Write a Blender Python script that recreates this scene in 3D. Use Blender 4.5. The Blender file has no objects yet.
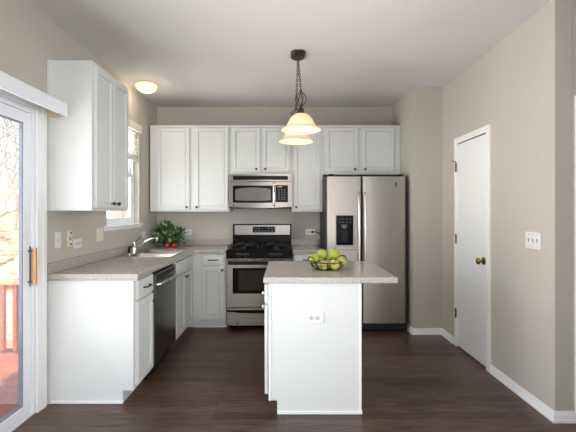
import bpy, bmesh, math, random
from mathutils import Vector, Matrix
random.seed(7)
S = bpy.context.scene
COL = S.collection
PI = math.pi

# ---------------------------------------------------------------- camera
cam_d = bpy.data.cameras.new('camera')
cam = bpy.data.objects.new('camera', cam_d)
COL.objects.link(cam)
CAM_H = 1.345
cam.location = (0, 0, CAM_H)
cam.rotation_euler = (PI / 2, 0, 0)
cam_d.sensor_width = 36
cam_d.lens = 24.0
cam_d.shift_x = (288 - 284.5) / 576
cam_d.shift_y = -(216 - 212) / 576
cam_d.clip_start = 0.05
S.camera = cam

# ---------------------------------------------------------------- exposure
S.view_settings.view_transform = 'Standard'
S.view_settings.look = 'None'
S.view_settings.gamma = 1
S.view_settings.use_curve_mapping = False
S.view_settings.exposure = 0.10

# ---------------------------------------------------------------- sky, sun, daylight, added fill lights
W = bpy.data.worlds.new('sky')
S.world = W
W.use_nodes = True
wn = W.node_tree.nodes
wl = W.node_tree.links
wn.clear()
sky = wn.new('ShaderNodeTexSky')
sky.sky_type = 'NISHITA'
sky.sun_disc = False
sky.sun_elevation = math.radians(42)
sky.sun_rotation = math.radians(160)
sky.air_density = 1.0
sky.dust_density = 3.0
sky.ozone_density = 0.6
bg = wn.new('ShaderNodeBackground')
bg.inputs['Strength'].default_value = 0.62
wo = wn.new('ShaderNodeOutputWorld')
wl.new(sky.outputs[0], bg.inputs[0])
wl.new(bg.outputs[0], wo.inputs[0])


def light(name, kind, loc, energy, color=(1, 1, 1), target=None, size=None, size_y=None, radius=None):
    d = bpy.data.lights.new(name, kind)
    d.energy = energy
    d.color = color
    if kind == 'AREA':
        d.shape = 'RECTANGLE'
        d.size = size
        d.size_y = size_y or size
    if radius is not None:
        d.shadow_soft_size = radius
    o = bpy.data.objects.new(name, d)
    COL.objects.link(o)
    o.location = loc
    if target is not None:
        o.rotation_euler = (Vector(target) - Vector(loc)).to_track_quat('-Z', 'Y').to_euler()
    return o


sun = light('sun', 'SUN', (0, -6, 9), 9.0, (1.0, 0.93, 0.82), target=(-2.2, 0.6, 0))
sun.data.angle = 0.02
light('daylight_patio', 'AREA', (-1.98, 1.45, 1.15), 13, (0.93, 0.97, 1.0), target=(3, 1.6, 1.1), size=1.7, size_y=1.9)
up = light('daylight_patio_upward', 'AREA', (-1.985, 1.45, 1.15), 55, (0.94, 0.975, 1.0), target=(1.0, 1.9, 2.6), size=1.7, size_y=1.9)
up.data.spread = math.radians(120)
rear = light('rear_fill', 'AREA', (0.45, -2.72, 1.1), 13, (0.96, 0.98, 1.0), target=(-0.7, 5, 0.8), size=1.2, size_y=1.6)  # added fill behind the camera, standing in for unseen rear windows
rear.data.spread = math.radians(62)
side = light('living_room_fill', 'AREA', (3.9, -1.5, 1.4), 30, (0.98, 0.99, 1.0), target=(-1.5, 3.3, 1.25), size=1.6, size_y=1.7)  # added fill from the unseen living area, narrowed onto the left cabinets
side.data.spread = math.radians(56)
light('ceiling_bounce_fill', 'AREA', (0.3, 0.3, 1.95), 28, (0.98, 0.985, 0.98), target=(0.3, 0.6, 3.2), size=1.6, size_y=1.0)  # added upward fill that the ceiling throws back into the kitchen
light('daylight_sink_window', 'AREA', (-1.90, 3.98, 1.75), 27, (0.95, 0.98, 1.0), target=(0, 3.98, 1.5), size=0.7, size_y=1.0)

# ---------------------------------------------------------------- materials


def lin(c):
    out = []
    for v in c:
        v = v / 255.0
        out.append(v / 12.92 if v <= 0.04045 else ((v + 0.055) / 1.055) ** 2.4)
    return (*out, 1)


class NT:
    def __init__(self, name):
        self.m = bpy.data.materials.new(name)
        self.m.use_nodes = True
        self.t = self.m.node_tree
        self.b = self.t.nodes['Principled BSDF']
        self.out = self.t.nodes['Material Output']

    def n(self, kind, **kw):
        nd = self.t.nodes.new(kind)
        for k, v in kw.items():
            if hasattr(nd, k):
                setattr(nd, k, v)
            else:
                nd.inputs[k.replace('_', ' ')].default_value = v
        return nd

    def l(self, a, b):
        self.t.links.new(a, b)

    def coords(self, scale=(1, 1, 1), rot=(0, 0, 0), kind='Object'):
        tc = self.n('ShaderNodeTexCoord')
        mp = self.n('ShaderNodeMapping')
        mp.inputs['Scale'].default_value = scale
        mp.inputs['Rotation'].default_value = rot
        self.l(tc.outputs[kind], mp.inputs[0])
        return mp.outputs[0]


def mat(name, rgb, rough=0.5, metal=0.0, var=0.04, scale=8, bump=0.0, bscale=60, spec=None, coat=0.0):
    """plain surface with a faint procedural variation of its own colour"""
    q = NT(name)
    c = lin(rgb)
    co = q.coords()
    nz = q.n('ShaderNodeTexNoise')
    nz.inputs['Scale'].default_value = scale
    q.l(co, nz.inputs['Vector'])
    mx = q.n('ShaderNodeMix', data_type='RGBA')
    mx.inputs[6].default_value = tuple(min(1, v * (1 - var)) for v in c[:3]) + (1,)
    mx.inputs[7].default_value = tuple(min(1, v * (1 + var)) for v in c[:3]) + (1,)
    q.l(nz.outputs['Fac'], mx.inputs[0])
    q.l(mx.outputs[2], q.b.inputs['Base Color'])
    q.b.inputs['Roughness'].default_value = rough
    q.b.inputs['Metallic'].default_value = metal
    if spec is not None:
        q.b.inputs['Specular IOR Level'].default_value = spec
    if coat:
        q.b.inputs['Coat Weight'].default_value = coat
        q.b.inputs['Coat Roughness'].default_value = 0.08
    if bump:
        n2 = q.n('ShaderNodeTexNoise')
        n2.inputs['Scale'].default_value = bscale
        n2.inputs['Detail'].default_value = 4
        q.l(co, n2.inputs['Vector'])
        bp = q.n('ShaderNodeBump')
        bp.inputs['Strength'].default_value = bump
        bp.inputs['Distance'].default_value = 0.002
        q.l(n2.outputs['Fac'], bp.inputs['Height'])
        q.l(bp.outputs[0], q.b.inputs['Normal'])
    return q.m


def brushed(name, rgb, rough=0.3, axis='Z', var=0.10):
    q = NT(name)
    c = lin(rgb)
    sc = {'X': (1, 140, 140), 'Y': (140, 1, 140), 'Z': (140, 140, 1)}[axis]
    co = q.coords(scale=sc)
    nz = q.n('ShaderNodeTexNoise')
    nz.inputs['Scale'].default_value = 2.2
    nz.inputs['Detail'].default_value = 3
    q.l(co, nz.inputs['Vector'])
    mx = q.n('ShaderNodeMix', data_type='RGBA')
    mx.inputs[6].default_value = tuple(v * (1 - var) for v in c[:3]) + (1,)
    mx.inputs[7].default_value = tuple(min(1, v * (1 + var)) for v in c[:3]) + (1,)
    q.l(nz.outputs['Fac'], mx.inputs[0])
    q.l(mx.outputs[2], q.b.inputs['Base Color'])
    q.b.inputs['Metallic'].default_value = 1.0
    mr = q.n('ShaderNodeMapRange')
    mr.inputs['To Min'].default_value = rough - 0.06
    mr.inputs['To Max'].default_value = rough + 0.08
    q.l(nz.outputs['Fac'], mr.inputs['Value'])
    q.l(mr.outputs[0], q.b.inputs['Roughness'])
    return q.m


def laminate(name, base, dark, light_):
    q = NT(name)
    co = q.coords()
    v1 = q.n('ShaderNodeTexNoise')
    v1.inputs['Scale'].default_value = 150
    v1.inputs['Detail'].default_value = 2
    q.l(co, v1.inputs['Vector'])
    r1 = q.n('ShaderNodeValToRGB')
    e = r1.color_ramp.elements
    e[0].position = 0.40
    e[0].color = lin(dark)
    e[1].position = 0.60
    e[1].color = lin(light_)
    m_ = r1.color_ramp.elements.new(0.5)
    m_.color = lin(base)
    q.l(v1.outputs['Fac'], r1.inputs[0])
    v2 = q.n('ShaderNodeTexNoise')
    v2.inputs['Scale'].default_value = 40
    q.l(co, v2.inputs['Vector'])
    mx = q.n('ShaderNodeMix', data_type='RGBA')
    mx.blend_type = 'OVERLAY'
    mx.inputs[0].default_value = 0.06
    q.l(r1.outputs[0], mx.inputs[6])
    q.l(v2.outputs['Fac'], mx.inputs[7])
    q.l(mx.outputs[2], q.b.inputs['Base Color'])
    q.b.inputs['Roughness'].default_value = 0.22
    return q.m


def wood_floor(name):
    q = NT(name)
    co = q.coords()
    br = q.n('ShaderNodeTexBrick')
    br.offset = 0.37
    br.inputs['Scale'].default_value = 1.0
    br.inputs['Brick Width'].default_value = 1.25
    br.inputs['Row Height'].default_value = 0.078
    br.inputs['Mortar Size'].default_value = 0.0022
    br.inputs['Mortar Smooth'].default_value = 0.2
    br.inputs['Color1'].default_value = lin((72, 52, 43))
    br.inputs['Color2'].default_value = lin((98, 75, 62))
    br.inputs['Mortar'].default_value = lin((34, 24, 20))
    q.l(co, br.inputs['Vector'])
    gr = q.n('ShaderNodeTexNoise')
    gr.inputs['Scale'].default_value = 3.0
    gr.inputs['Detail'].default_value = 6
    gr.inputs['Distortion'].default_value = 0.6
    g2 = q.coords(scale=(1.6, 34, 1))
    q.l(g2, gr.inputs['Vector'])
    rp = q.n('ShaderNodeValToRGB')
    rp.color_ramp.elements[0].position = 0.36
    rp.color_ramp.elements[0].color = (0.20, 0.19, 0.18, 1)
    rp.color_ramp.elements[1].position = 0.64
    rp.color_ramp.elements[1].color = (0.80, 0.78, 0.76, 1)
    q.l(gr.outputs['Fac'], rp.inputs[0])
    mx = q.n('ShaderNodeMix', data_type='RGBA')
    mx.blend_type = 'OVERLAY'
    mx.inputs[0].default_value = 0.85
    q.l(br.outputs['Color'], mx.inputs[6])
    q.l(rp.outputs[0], mx.inputs[7])
    q.l(mx.outputs[2], q.b.inputs['Base Color'])
    q.b.inputs['Roughness'].default_value = 0.36
    bp = q.n('ShaderNodeBump')
    bp.inputs['Strength'].default_value = 0.25
    bp.inputs['Distance'].default_value = 0.002
    bp.invert = True
    q.l(br.outputs['Fac'], bp.inputs['Height'])
    b2 = q.n('ShaderNodeBump')
    b2.inputs['Strength'].default_value = 0.12
    b2.inputs['Distance'].default_value = 0.002
    q.l(gr.outputs['Fac'], b2.inputs['Height'])
    q.l(bp.outputs[0], b2.inputs['Normal'])
    q.l(b2.outputs[0], q.b.inputs['Normal'])
    return q.m


def glass(name, tint=(1, 1, 1), refl=0.5):
    q = NT(name)
    q.t.nodes.remove(q.b)
    tr = q.n('ShaderNodeBsdfTransparent')
    tr.inputs[0].default_value = (*tint, 1)
    gl = q.n('ShaderNodeBsdfGlossy')
    gl.inputs['Roughness'].default_value = 0.02
    fr = q.n('ShaderNodeFresnel')
    fr.inputs[0].default_value = 1.35
    mu = q.n('ShaderNodeMath', operation='MULTIPLY')
    mu.inputs[1].default_value = refl
    q.l(fr.outputs[0], mu.inputs[0])
    ms = q.n('ShaderNodeMixShader')
    q.l(mu.outputs[0], ms.inputs[0])
    q.l(tr.outputs[0], ms.inputs[1])
    q.l(gl.outputs[0], ms.inputs[2])
    q.l(ms.outputs[0], q.out.inputs[0])
    return q.m


def lamp_glass(name, rgb, emit, strength, transl=0.5):
    q = NT(name)
    q.b.inputs['Base Color'].default_value = lin(rgb)
    q.b.inputs['Roughness'].default_value = 0.35
    q.b.inputs['Emission Color'].default_value = lin(emit)
    q.b.inputs['Emission Strength'].default_value = strength
    tl = q.n('ShaderNodeBsdfTranslucent')
    tl.inputs[0].default_value = lin(rgb)
    nz = q.n('ShaderNodeTexNoise')
    nz.inputs['Scale'].default_value = 9
    mr = q.n('ShaderNodeMapRange')
    mr.inputs['To Min'].default_value = transl - 0.1
    mr.inputs['To Max'].default_value = transl + 0.1
    q.l(nz.outputs['Fac'], mr.inputs['Value'])
    ms = q.n('ShaderNodeMixShader')
    q.l(mr.outputs[0], ms.inputs[0])
    q.l(q.b.outputs[0], ms.inputs[1])
    q.l(tl.outputs[0], ms.inputs[2])
    q.l(ms.outputs[0], q.out.inputs[0])
    return q.m


M = dict(
    wall=mat('wall_paint', (186, 181, 169), 0.75, var=0.015, scale=3, bump=0.12, bscale=220),
    ceiling=mat('ceiling_paint', (222, 219, 216), 0.85, var=0.01, bump=0.1, bscale=180),
    trim=mat('trim_paint', (236, 237, 236), 0.35, var=0.01),
    cab=mat('cabinet_paint', (212, 215, 213), 0.38, var=0.012, scale=4),
    inside=mat('cabinet_inside', (150, 140, 124), 0.6),
    floor=wood_floor('wood_floor'),
    counter=laminate('counter_laminate', (170, 162, 156), (142, 132, 126), (194, 186, 181)),
    counter2=laminate('island_laminate', (176, 170, 166), (144, 137, 132), (202, 197, 193)),
    steel_v=brushed('brushed_steel_upright', (164, 157, 149), 0.38, 'Z'),
    steel_h=brushed('brushed_steel_level', (148, 143, 138), 0.36, 'X'),
    steel_dark=brushed('dark_steel', (120, 118, 116), 0.22, 'Z'),
    chrome=mat('chrome', (215, 215, 215), 0.08, 1.0, var=0.02),
    handle_steel=brushed('handle_steel', (218, 212, 205), 0.3, 'Z'),
    sinksteel=brushed('sink_steel', (205, 203, 201), 0.16, 'Y'),
    pewter=mat('pewter', (84, 80, 76), 0.32, 1.0, var=0.1),
    darkpull=mat('dark_bronze_pull', (46, 42, 40), 0.35, 0.8, var=0.1),
    bronze=mat('bronze_iron', (72, 60, 53), 0.45, 0.7, var=0.2, scale=40),
    brass=mat('brass', (152, 122, 74), 0.24, 1.0, var=0.05),
    black=mat('black_enamel', (11, 11, 12), 0.3, var=0.1, spec=0.12),
    blackmat=mat('black_plastic', (22, 22, 23), 0.45, var=0.1, spec=0.3),
    iron=mat('cast_iron', (26, 26, 27), 0.5, var=0.2, bump=0.2),
    casing=mat('appliance_case', (38, 38, 39), 0.5, var=0.05),
    ovenglass=mat('oven_glass', (58, 54, 46), 0.15, var=0.2, scale=6, spec=0.2),
    mwglass=mat('microwave_window', (104, 102, 99), 0.35, var=0.08, scale=80),
    button=mat('grey_button', (120, 122, 124), 0.4, var=0.05),
    dimbutton=mat('dim_button', (66, 68, 70), 0.45, var=0.05),
    print_=mat('pale_print', (150, 150, 150), 0.5, var=0.02),
    amber=mat('amber_display', (190, 110, 40), 0.4, var=0.05),
    outlet_face=mat('outlet_face', (206, 204, 198), 0.4, var=0.01),
    plate=mat('white_plate', (222, 222, 217), 0.3, var=0.01),
    almond=mat('almond_plate', (226, 214, 184), 0.35, var=0.02),
    slot=mat('slot_dark', (48, 46, 44), 0.6),
    vinyl=mat('white_vinyl', (236, 239, 244), 0.35, var=0.01),
    weather=mat('gasket_grey', (110, 116, 126), 0.6),
    glass=glass('window_glass'),
    pull_wood=mat('honey_wood', (180, 126, 60), 0.4, var=0.15, scale=20),
    blind=mat('blind_slat', (232, 226, 214), 0.5, var=0.02),
    cream=mat('cream_board', (214, 190, 158), 0.6, var=0.04),
    shade=lamp_glass('cream_glass_shade', (240, 226, 202), (255, 228, 190), 0.14, 0.4),
    dome=lamp_glass('dome_glass', (250, 236, 210), (255, 226, 180), 1.1, 0.3),
    apple_green=mat('green_apple_skin', (150, 166, 52), 0.28, var=0.25, scale=14, coat=0.15),
    apple_yellow=mat('yellow_green_apple_skin', (182, 172, 84), 0.3, var=0.28, scale=12, coat=0.15),
    apple_red=mat('red_apple_skin', (196, 14, 22), 0.2, var=0.25, scale=20, coat=0.3),
    stem=mat('stem_brown', (84, 62, 36), 0.7),
    wire=mat('bronze_wire', (66, 50, 38), 0.4, 0.7, var=0.15),
    leaf=mat('leaf_green', (46, 84, 34), 0.28, var=0.5, scale=30),
    leaf2=mat('leaf_pale', (140, 172, 108), 0.28, var=0.4, scale=30),
    pot=mat('dark_green_pot', (38, 52, 40), 0.4),
    deck=None, rail=mat('rail_wood', (198, 152, 116), 0.7, var=0.15, scale=12),
    rail_dark=mat('baluster_wood', (142, 84, 62), 0.7, var=0.2, scale=12),
    bark=mat('bark', (158, 150, 142), 0.9, var=0.25, scale=20),
    twig=mat('twig', (150, 146, 136), 0.9, var=0.25, scale=20),
)


def deck_mat():
    q = NT('deck_boards')
    co = q.coords()
    br = q.n('ShaderNodeTexBrick')
    br.inputs['Scale'].default_value = 1.0
    br.inputs['Brick Width'].default_value = 3.2
    br.inputs['Row Height'].default_value = 0.14
    br.inputs['Mortar Size'].default_value = 0.004
    br.inputs['Color1'].default_value = lin((150, 88, 68))
    br.inputs['Color2'].default_value = lin((168, 104, 82))
    br.inputs['Mortar'].default_value = lin((60, 34, 28))
    q.l(co, br.inputs['Vector'])
    q.l(br.outputs['Color'], q.b.inputs['Base Color'])
    q.b.inputs['Roughness'].default_value = 0.6
    return q.m


def hill_mat():
    q = NT('leaf_litter')
    co = q.coords()
    nz = q.n('ShaderNodeTexNoise')
    nz.inputs['Scale'].default_value = 3.5
    nz.inputs['Detail'].default_value = 10
    nz.inputs['Roughness'].default_value = 0.75
    q.l(co, nz.inputs['Vector'])
    rp = q.n('ShaderNodeValToRGB')
    rp.color_ramp.elements[0].position = 0.38
    rp.color_ramp.elements[0].color = lin((120, 96, 74))
    rp.color_ramp.elements[1].position = 0.58
    rp.color_ramp.elements[1].color = lin((222, 196, 164))
    q.l(nz.outputs['Fac'], rp.inputs[0])
    q.l(rp.outputs[0], q.b.inputs['Base Color'])
    q.b.inputs['Roughness'].default_value = 0.9
    return q.m


M['deck'] = deck_mat()
M['hill'] = hill_mat()

# ---------------------------------------------------------------- mesh helpers


def B():
    return bmesh.new()


def box(bm, x0, x1, y0, y1, z0, z1):
    vs = [bm.verts.new(p) for p in ((x0, y0, z0), (x1, y0, z0), (x1, y1, z0), (x0, y1, z0),
                                    (x0, y0, z1), (x1, y0, z1), (x1, y1, z1), (x0, y1, z1))]
    for f in ((0, 3, 2, 1), (4, 5, 6, 7), (0, 1, 5, 4), (1, 2, 6, 5), (2, 3, 7, 6), (3, 0, 4, 7)):
        bm.faces.new([vs[i] for i in f])
    return vs


def frame_axes(d):
    d = Vector(d).normalized()
    up = Vector((0, 0, 1)) if abs(d.z) < 0.9 else Vector((1, 0, 0))
    a = d.cross(up).normalized()
    return a, d.cross(a).normalized()


def tube(bm, pts, r, seg=8, closed=False, caps=True):
    pts = [Vector(p) for p in pts]
    n = len(pts)
    rs = r if isinstance(r, (list, tuple)) else [r] * n
    rings = []
    a = None
    for i, p in enumerate(pts):
        if closed:
            d = pts[(i + 1) % n] - pts[i - 1]
        else:
            d = pts[min(i + 1, n - 1)] - pts[max(i - 1, 0)]
        d.normalize()
        if a is None:
            a, b = frame_axes(d)
        else:
            a = (a - d * a.dot(d))
            if a.length < 1e-6:
                a, b = frame_axes(d)
            a.normalize()
            b = d.cross(a).normalized()
        rings.append([bm.verts.new(p + (a * math.cos(2 * PI * k / seg) + b * math.sin(2 * PI * k / seg)) * rs[i]) for k in range(seg)])
    m = n if closed else n - 1
    for i in range(m):
        r0, r1 = rings[i], rings[(i + 1) % n]
        for k in range(seg):
            bm.faces.new((r0[k], r0[(k + 1) % seg], r1[(k + 1) % seg], r1[k]))
    if not closed and caps:
        bm.faces.new(rings[0][::-1])
        bm.faces.new(rings[-1])


def cyl(bm, p0, p1, r0, r1=None, seg=20):
    tube(bm, [p0, p1], [r0, r0 if r1 is None else r1], seg)


def lathe(bm, prof, c=(0, 0, 0), axis='z', seg=28, sx=1.0, sy=1.0):
    """prof: (radius, height) pairs; axis 'z', '-y' (towards local front)"""
    def P(r, h, t):
        u, v = r * math.cos(t) * sx, r * math.sin(t) * sy
        if axis == 'z':
            return (c[0] + u, c[1] + v, c[2] + h)
        if axis == '-y':
            return (c[0] + u, c[1] - h, c[2] + v)
        if axis == '-x':
            return (c[0] - h, c[1] + u, c[2] + v)
        if axis == '+x':
            return (c[0] + h, c[1] + u, c[2] + v)
    rings = []
    for r, h in prof:
        if r < 1e-6:
            rings.append([bm.verts.new(P(0, h, 0))])
        else:
            rings.append([bm.verts.new(P(r, h, 2 * PI * k / seg)) for k in range(seg)])
    for a, b in zip(rings, rings[1:]):
        for k in range(seg):
            if len(a) == 1 and len(b) == 1:
                continue
            if len(a) == 1:
                bm.faces.new((a[0], b[k], b[(k + 1) % seg]))
            elif len(b) == 1:
                bm.faces.new((a[k], a[(k + 1) % seg], b[0]))
            else:
                bm.faces.new((a[k], a[(k + 1) % seg], b[(k + 1) % seg], b[k]))


def prism(bm, poly, axis, a, b):
    """extrude a 2D polygon along an axis: 'x' -> poly is (y,z); 'y' -> (x,z); 'z' -> (x,y)"""
    def P(u, v, w):
        return {'x': (w, u, v), 'y': (u, w, v), 'z': (u, v, w)}[axis]
    A = [bm.verts.new(P(u, v, a)) for u, v in poly]
    Bv = [bm.verts.new(P(u, v, b)) for u, v in poly]
    bm.faces.new(A)
    bm.faces.new(Bv[::-1])
    n = len(poly)
    for i in range(n):
        bm.faces.new((A[i], Bv[i], Bv[(i + 1) % n], A[(i + 1) % n]))


def cells(bm, us, vs, keep, axis, a, b):
    """slab with holes: grid of cells in two directions, extruded along the third, no inner faces"""
    def P(u, v, w):
        return {'x': (w, u, v), 'y': (u, w, v), 'z': (u, v, w)}[axis]
    cache = {}

    def V(i, j, s):
        k = (i, j, s)
        if k not in cache:
            cache[k] = bm.verts.new(P(us[i], vs[j], b if s else a))
        return cache[k]
    nu, nv = len(us) - 1, len(vs) - 1
    K = lambda i, j: 0 <= i < nu and 0 <= j < nv and keep(i, j)
    for i in range(nu):
        for j in range(nv):
            if not K(i, j):
                continue
            for s in (0, 1):
                bm.faces.new([V(i, j, s), V(i + 1, j, s), V(i + 1, j + 1, s), V(i, j + 1, s)])
            for (p, q, e) in (((i, j), (i + 1, j), (i, j - 1)), ((i + 1, j), (i + 1, j + 1), (i + 1, j)),
                              ((i + 1, j + 1), (i, j + 1), (i, j + 1)), ((i, j + 1), (i, j), (i - 1, j))):
                if not K(*e):
                    bm.faces.new([V(*p, 0), V(*q, 0), V(*q, 1), V(*p, 1)])


def link(name, bm, m, parent=None, bevel=0.0, smooth=True, seg=2):
    bmesh.ops.recalc_face_normals(bm, faces=bm.faces)
    me = bpy.data.meshes.new(name)
    bm.to_mesh(me)
    bm.free()
    me.materials.append(m)
    if smooth:
        me.polygons.foreach_set('use_smooth', [True] * len(me.polygons))
        me.set_sharp_from_angle(angle=math.radians(35))
    o = bpy.data.objects.new(name, me)
    COL.objects.link(o)
    if parent is not None:
        o.parent = parent
    if bevel:
        md = o.modifiers.new('bevel', 'BEVEL')
        md.width = bevel
        md.segments = seg
        md.limit_method = 'ANGLE'
        md.angle_limit = math.radians(40)
        md.harden_normals = True
    return o


def thing(name, label, cat, loc=(0, 0, 0), rz=0.0, group=None):
    o = bpy.data.objects.new(name, None)
    o.empty_display_size = 0.05
    COL.objects.link(o)
    o.location = loc
    o.rotation_euler = (0, 0, rz)
    o['label'] = label
    o['category'] = cat
    if group:
        o['group'] = group
    return o


def tag(o, label, cat, group=None, kind=None):
    o['label'] = label
    o['category'] = cat
    if group:
        o['group'] = group
    if kind:
        o['kind'] = kind
    return o


def struct(name, bm=None, m=None, bevel=0.0, loc=None, label=None):
    if bm is None:
        o = bpy.data.objects.new(name, None)
        COL.objects.link(o)
    else:
        o = link(name, bm, m, None, bevel)
    if loc:
        o.location = loc
    o['kind'] = 'structure'
    if label:
        o['label'] = label
    return o


def copy_tree(o, parent=None):
    c = o.copy()
    COL.objects.link(c)
    c.parent = parent
    for ch in [x for x in bpy.data.objects if x.parent == o]:
        copy_tree(ch, c)
    return c


# ---------------------------------------------------------------- measured layout (metres)
XL, XR = -1.665, 1.733          # left and right wall faces
YB = 5.02                       # back wall
YE = 2.464                      # end of the right wall
H = 2.717                       # ceiling
XB, YBL = 1.413, 4.223          # jut of wall beside the refrigerator
CZ0, CZ1 = 0.874, 0.911         # counter slab
REAR, XFAR = -2.8, 4.0

# ---------------------------------------------------------------- room shell
b = B(); box(b, XL - 0.15, XFAR + 0.15, REAR - 0.15, YB + 0.15, -0.12, 0.0)
struct('floor', b, M['floor'], label='dark brown wood plank floor')
b = B(); box(b, XL - 0.15, XFAR + 0.15, REAR - 0.15, YB + 0.15, H, H + 0.15)
struct('ceiling', b, M['ceiling'], label='flat white ceiling')

# left wall with patio door and sink window openings
SD0, SD1, SDZ = 0.74, 2.575, 2.035         # sliding door opening
WN0, WN1, WNZ0, WNZ1 = 3.585, 4.385, 1.195, 2.30
ys = [REAR, SD0, SD1, WN0, WN1, YB + 0.15]
zs = [0, WNZ0, SDZ, WNZ1, H]
b = B(); cells(b, ys, zs, lambda i, j: not ((i == 1 and j in (0, 1)) or (i == 3 and j in (1, 2))), 'x', XL - 0.10, XL)
struct('wall_left', b, M['wall'], label='greige wall with the patio door and sink window')
b = B(); box(b, XL, XFAR, YB, YB + 0.15, 0, H)
struct('wall_back', b, M['wall'], label='greige wall behind the range')
b = B(); box(b, XB, XR, YBL, YB, 0, H)
struct('wall_jut', b, M['wall'], label='greige wall block beside the refrigerator')
# right wall with closet door opening
D0, D1, DZ = 3.272, 3.838, 2.03
b = B(); cells(b, [YE, D0, D1, YB], [0, DZ, H], lambda i, j: not (i == 1 and j == 0), 'x', XR, XR + 0.115)
struct('wall_right', b, M['wall'], 0.004, label='greige wall with the white closet door')
b = B(); box(b, XR + 0.115, XR + 0.16, D0 - 0.1, D1 + 0.1, 0, DZ + 0.1)
struct('closet_light_stop', b, M['wall'])  # unseen slab added behind the door to keep outside light from leaking in
b = B(); box(b, XR + 0.115, XFAR, YE, YE + 0.115, 0, H)
struct('wall_front_right', b, M['wall'], label='shaded greige wall beyond the corner')
b = B(); box(b, XFAR, XFAR + 0.15, REAR, YE + 0.115, 0, H)
struct('wall_far_right', b, M['wall'])
b = B(); box(b, XL - 0.15, XFAR + 0.15, REAR - 0.15, REAR, 0, H)
struct('wall_rear', b, M['wall'])

# baseboards: stepped profile swept along polylines of the wall foot


def baseboard(name, pts, inward, h=0.068):
    prof = [(0, 0), (0.021, 0), (0.021, 0.014), (0.014, 0.022), (0.013, h - 0.020), (0.008, h - 0.012), (0.006, h), (0, h)]
    b = B()
    n = len(pts)
    norms = []
    for i in range(n - 1):
        d = (Vector(pts[i + 1]) - Vector(pts[i])).normalized()
        norms.append(Vector((-d.y, d.x)) * inward)
    rows = []
    for i in range(n):
        if i == 0:
            m = norms[0]
        elif i == n - 1:
            m = norms[-1]
        else:
            m = norms[i - 1] + norms[i]
            m = m / m.length_squared * 2 * 1.0
            m = m * 1.0
            m = (norms[i - 1] + norms[i]) / (1 + norms[i - 1].dot(norms[i]))
        rows.append([b.verts.new((pts[i][0] + m.x * o, pts[i][1] + m.y * o, z)) for o, z in prof])
    k = len(prof)
    for i in range(n - 1):
        for j in range(k):
            b.faces.new((rows[i][j], rows[i + 1][j], rows[i + 1][(j + 1) % k], rows[i][(j + 1) % k]))
    b.faces.new(rows[0]); b.faces.new(rows[-1][::-1])
    return struct(name, b, M['trim'], label='white baseboard')


baseboard('baseboard_back', [(XB, 4.62), (XB, YBL), (XR, YBL), (XR, 3.895)], -1)
baseboard('baseboard_right', [(XR, 3.215), (XR, YE), (1.858, YE)], -1)
baseboard('baseboard_left', [(XL, SD0 - 0.1), (XL, REAR)], -1)

# ---------------------------------------------------------------- closet door (right wall)
b = B()
cw = 0.052
prof = lambda s: None
for (y0, y1, z0, z1) in ((D1 - 0.004, D1 + cw, 0, DZ + cw), (D0 - cw, D0 + 0.004, 0, DZ + cw)):
    box(b, XR - 0.016, XR, y0, y1, z0, z1)
    yi0, yi1 = (y0 + 0.014, y1 - 0.010)
    box(b, XR - 0.020, XR - 0.016, yi0, yi1, z0, z1 - 0.01)
box(b, XR - 0.016, XR, D0 + 0.004, D1 - 0.004, DZ - 0.004, DZ + cw)
box(b, XR - 0.020, XR - 0.016, D0 + 0.004, D1 - 0.004, DZ + 0.012, DZ + cw - 0.01)
struct('trim_1', b, M['trim'], 0.003, label='white casing around the closet door')
d2 = struct('door_2', None, loc=(XR, 3.55, 0), label='flat white closet door with brass knob')
b = B(); box(b, -0.002, 0.033, D0 + 0.005 - 3.55, D1 - 0.005 - 3.55, 0.012, DZ - 0.012)
leaf = link('door_leaf', b, M['trim'], d2, 0.002)
hyy = D1 - 3.55 + 0.004
for z in (1.79, 1.075, 0.335):
    b = B()
    cyl(b, (-0.0235, hyy, z - 0.045), (-0.0235, hyy, z + 0.045), 0.0062, seg=12)
    cyl(b, (-0.022, hyy, z + 0.045), (-0.022, hyy, z + 0.055), 0.006, 0.003, 12)
    box(b, -0.0205, -0.015, hyy - 0.014, hyy - 0.004, z - 0.043, z + 0.043)
    link('hinge', b, M['brass'], d2)
b = B()
cyl(b, (-0.022, hyy, 1.848), (-0.024, hyy + 0.055, 1.86), 0.005, seg=10)
cyl(b, (-0.024, hyy + 0.055, 1.86), (-0.017, hyy + 0.06, 1.86), 0.008, seg=10)
link('door_stop', b, M['brass'], d2)
b = B()
lathe(b, [(0.0, 0.0), (0.033, 0.0), (0.033, 0.004), (0.027, 0.009), (0.013, 0.012), (0.011, 0.026), (0.014, 0.031), (0.026, 0.038), (0.030, 0.047), (0.027, 0.058), (0.016, 0.064), (0, 0.066)],
      (-0.002, 3.335 - 3.55, 0.919), '-x')
link('door_knob', b, M['brass'], d2)
b = B(); box(b, -0.004, 0.0, D0 + 0.006 - 3.55, D0 + 0.022 - 3.55, 0.89, 0.945)
link('latch_plate', b, M['brass'], d2)

# door on the shaded wall beyond the corner (only its casing edge shows)
b = B()
box(b, 1.861, 1.925, YE - 0.016, YE, 0, 2.09); box(b, 2.685, 2.75, YE - 0.016, YE, 0, 2.09); box(b, 1.925, 2.685, YE - 0.016, YE, 2.03, 2.09)
struct('trim_2', b, M['trim'], 0.003, label='white door casing at the right edge')
b = B(); box(b, 1.93, 2.68, YE - 0.008, YE + 0.0, 0.01, 2.025)
struct('door_3', b, M['trim'], 0.002)

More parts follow.
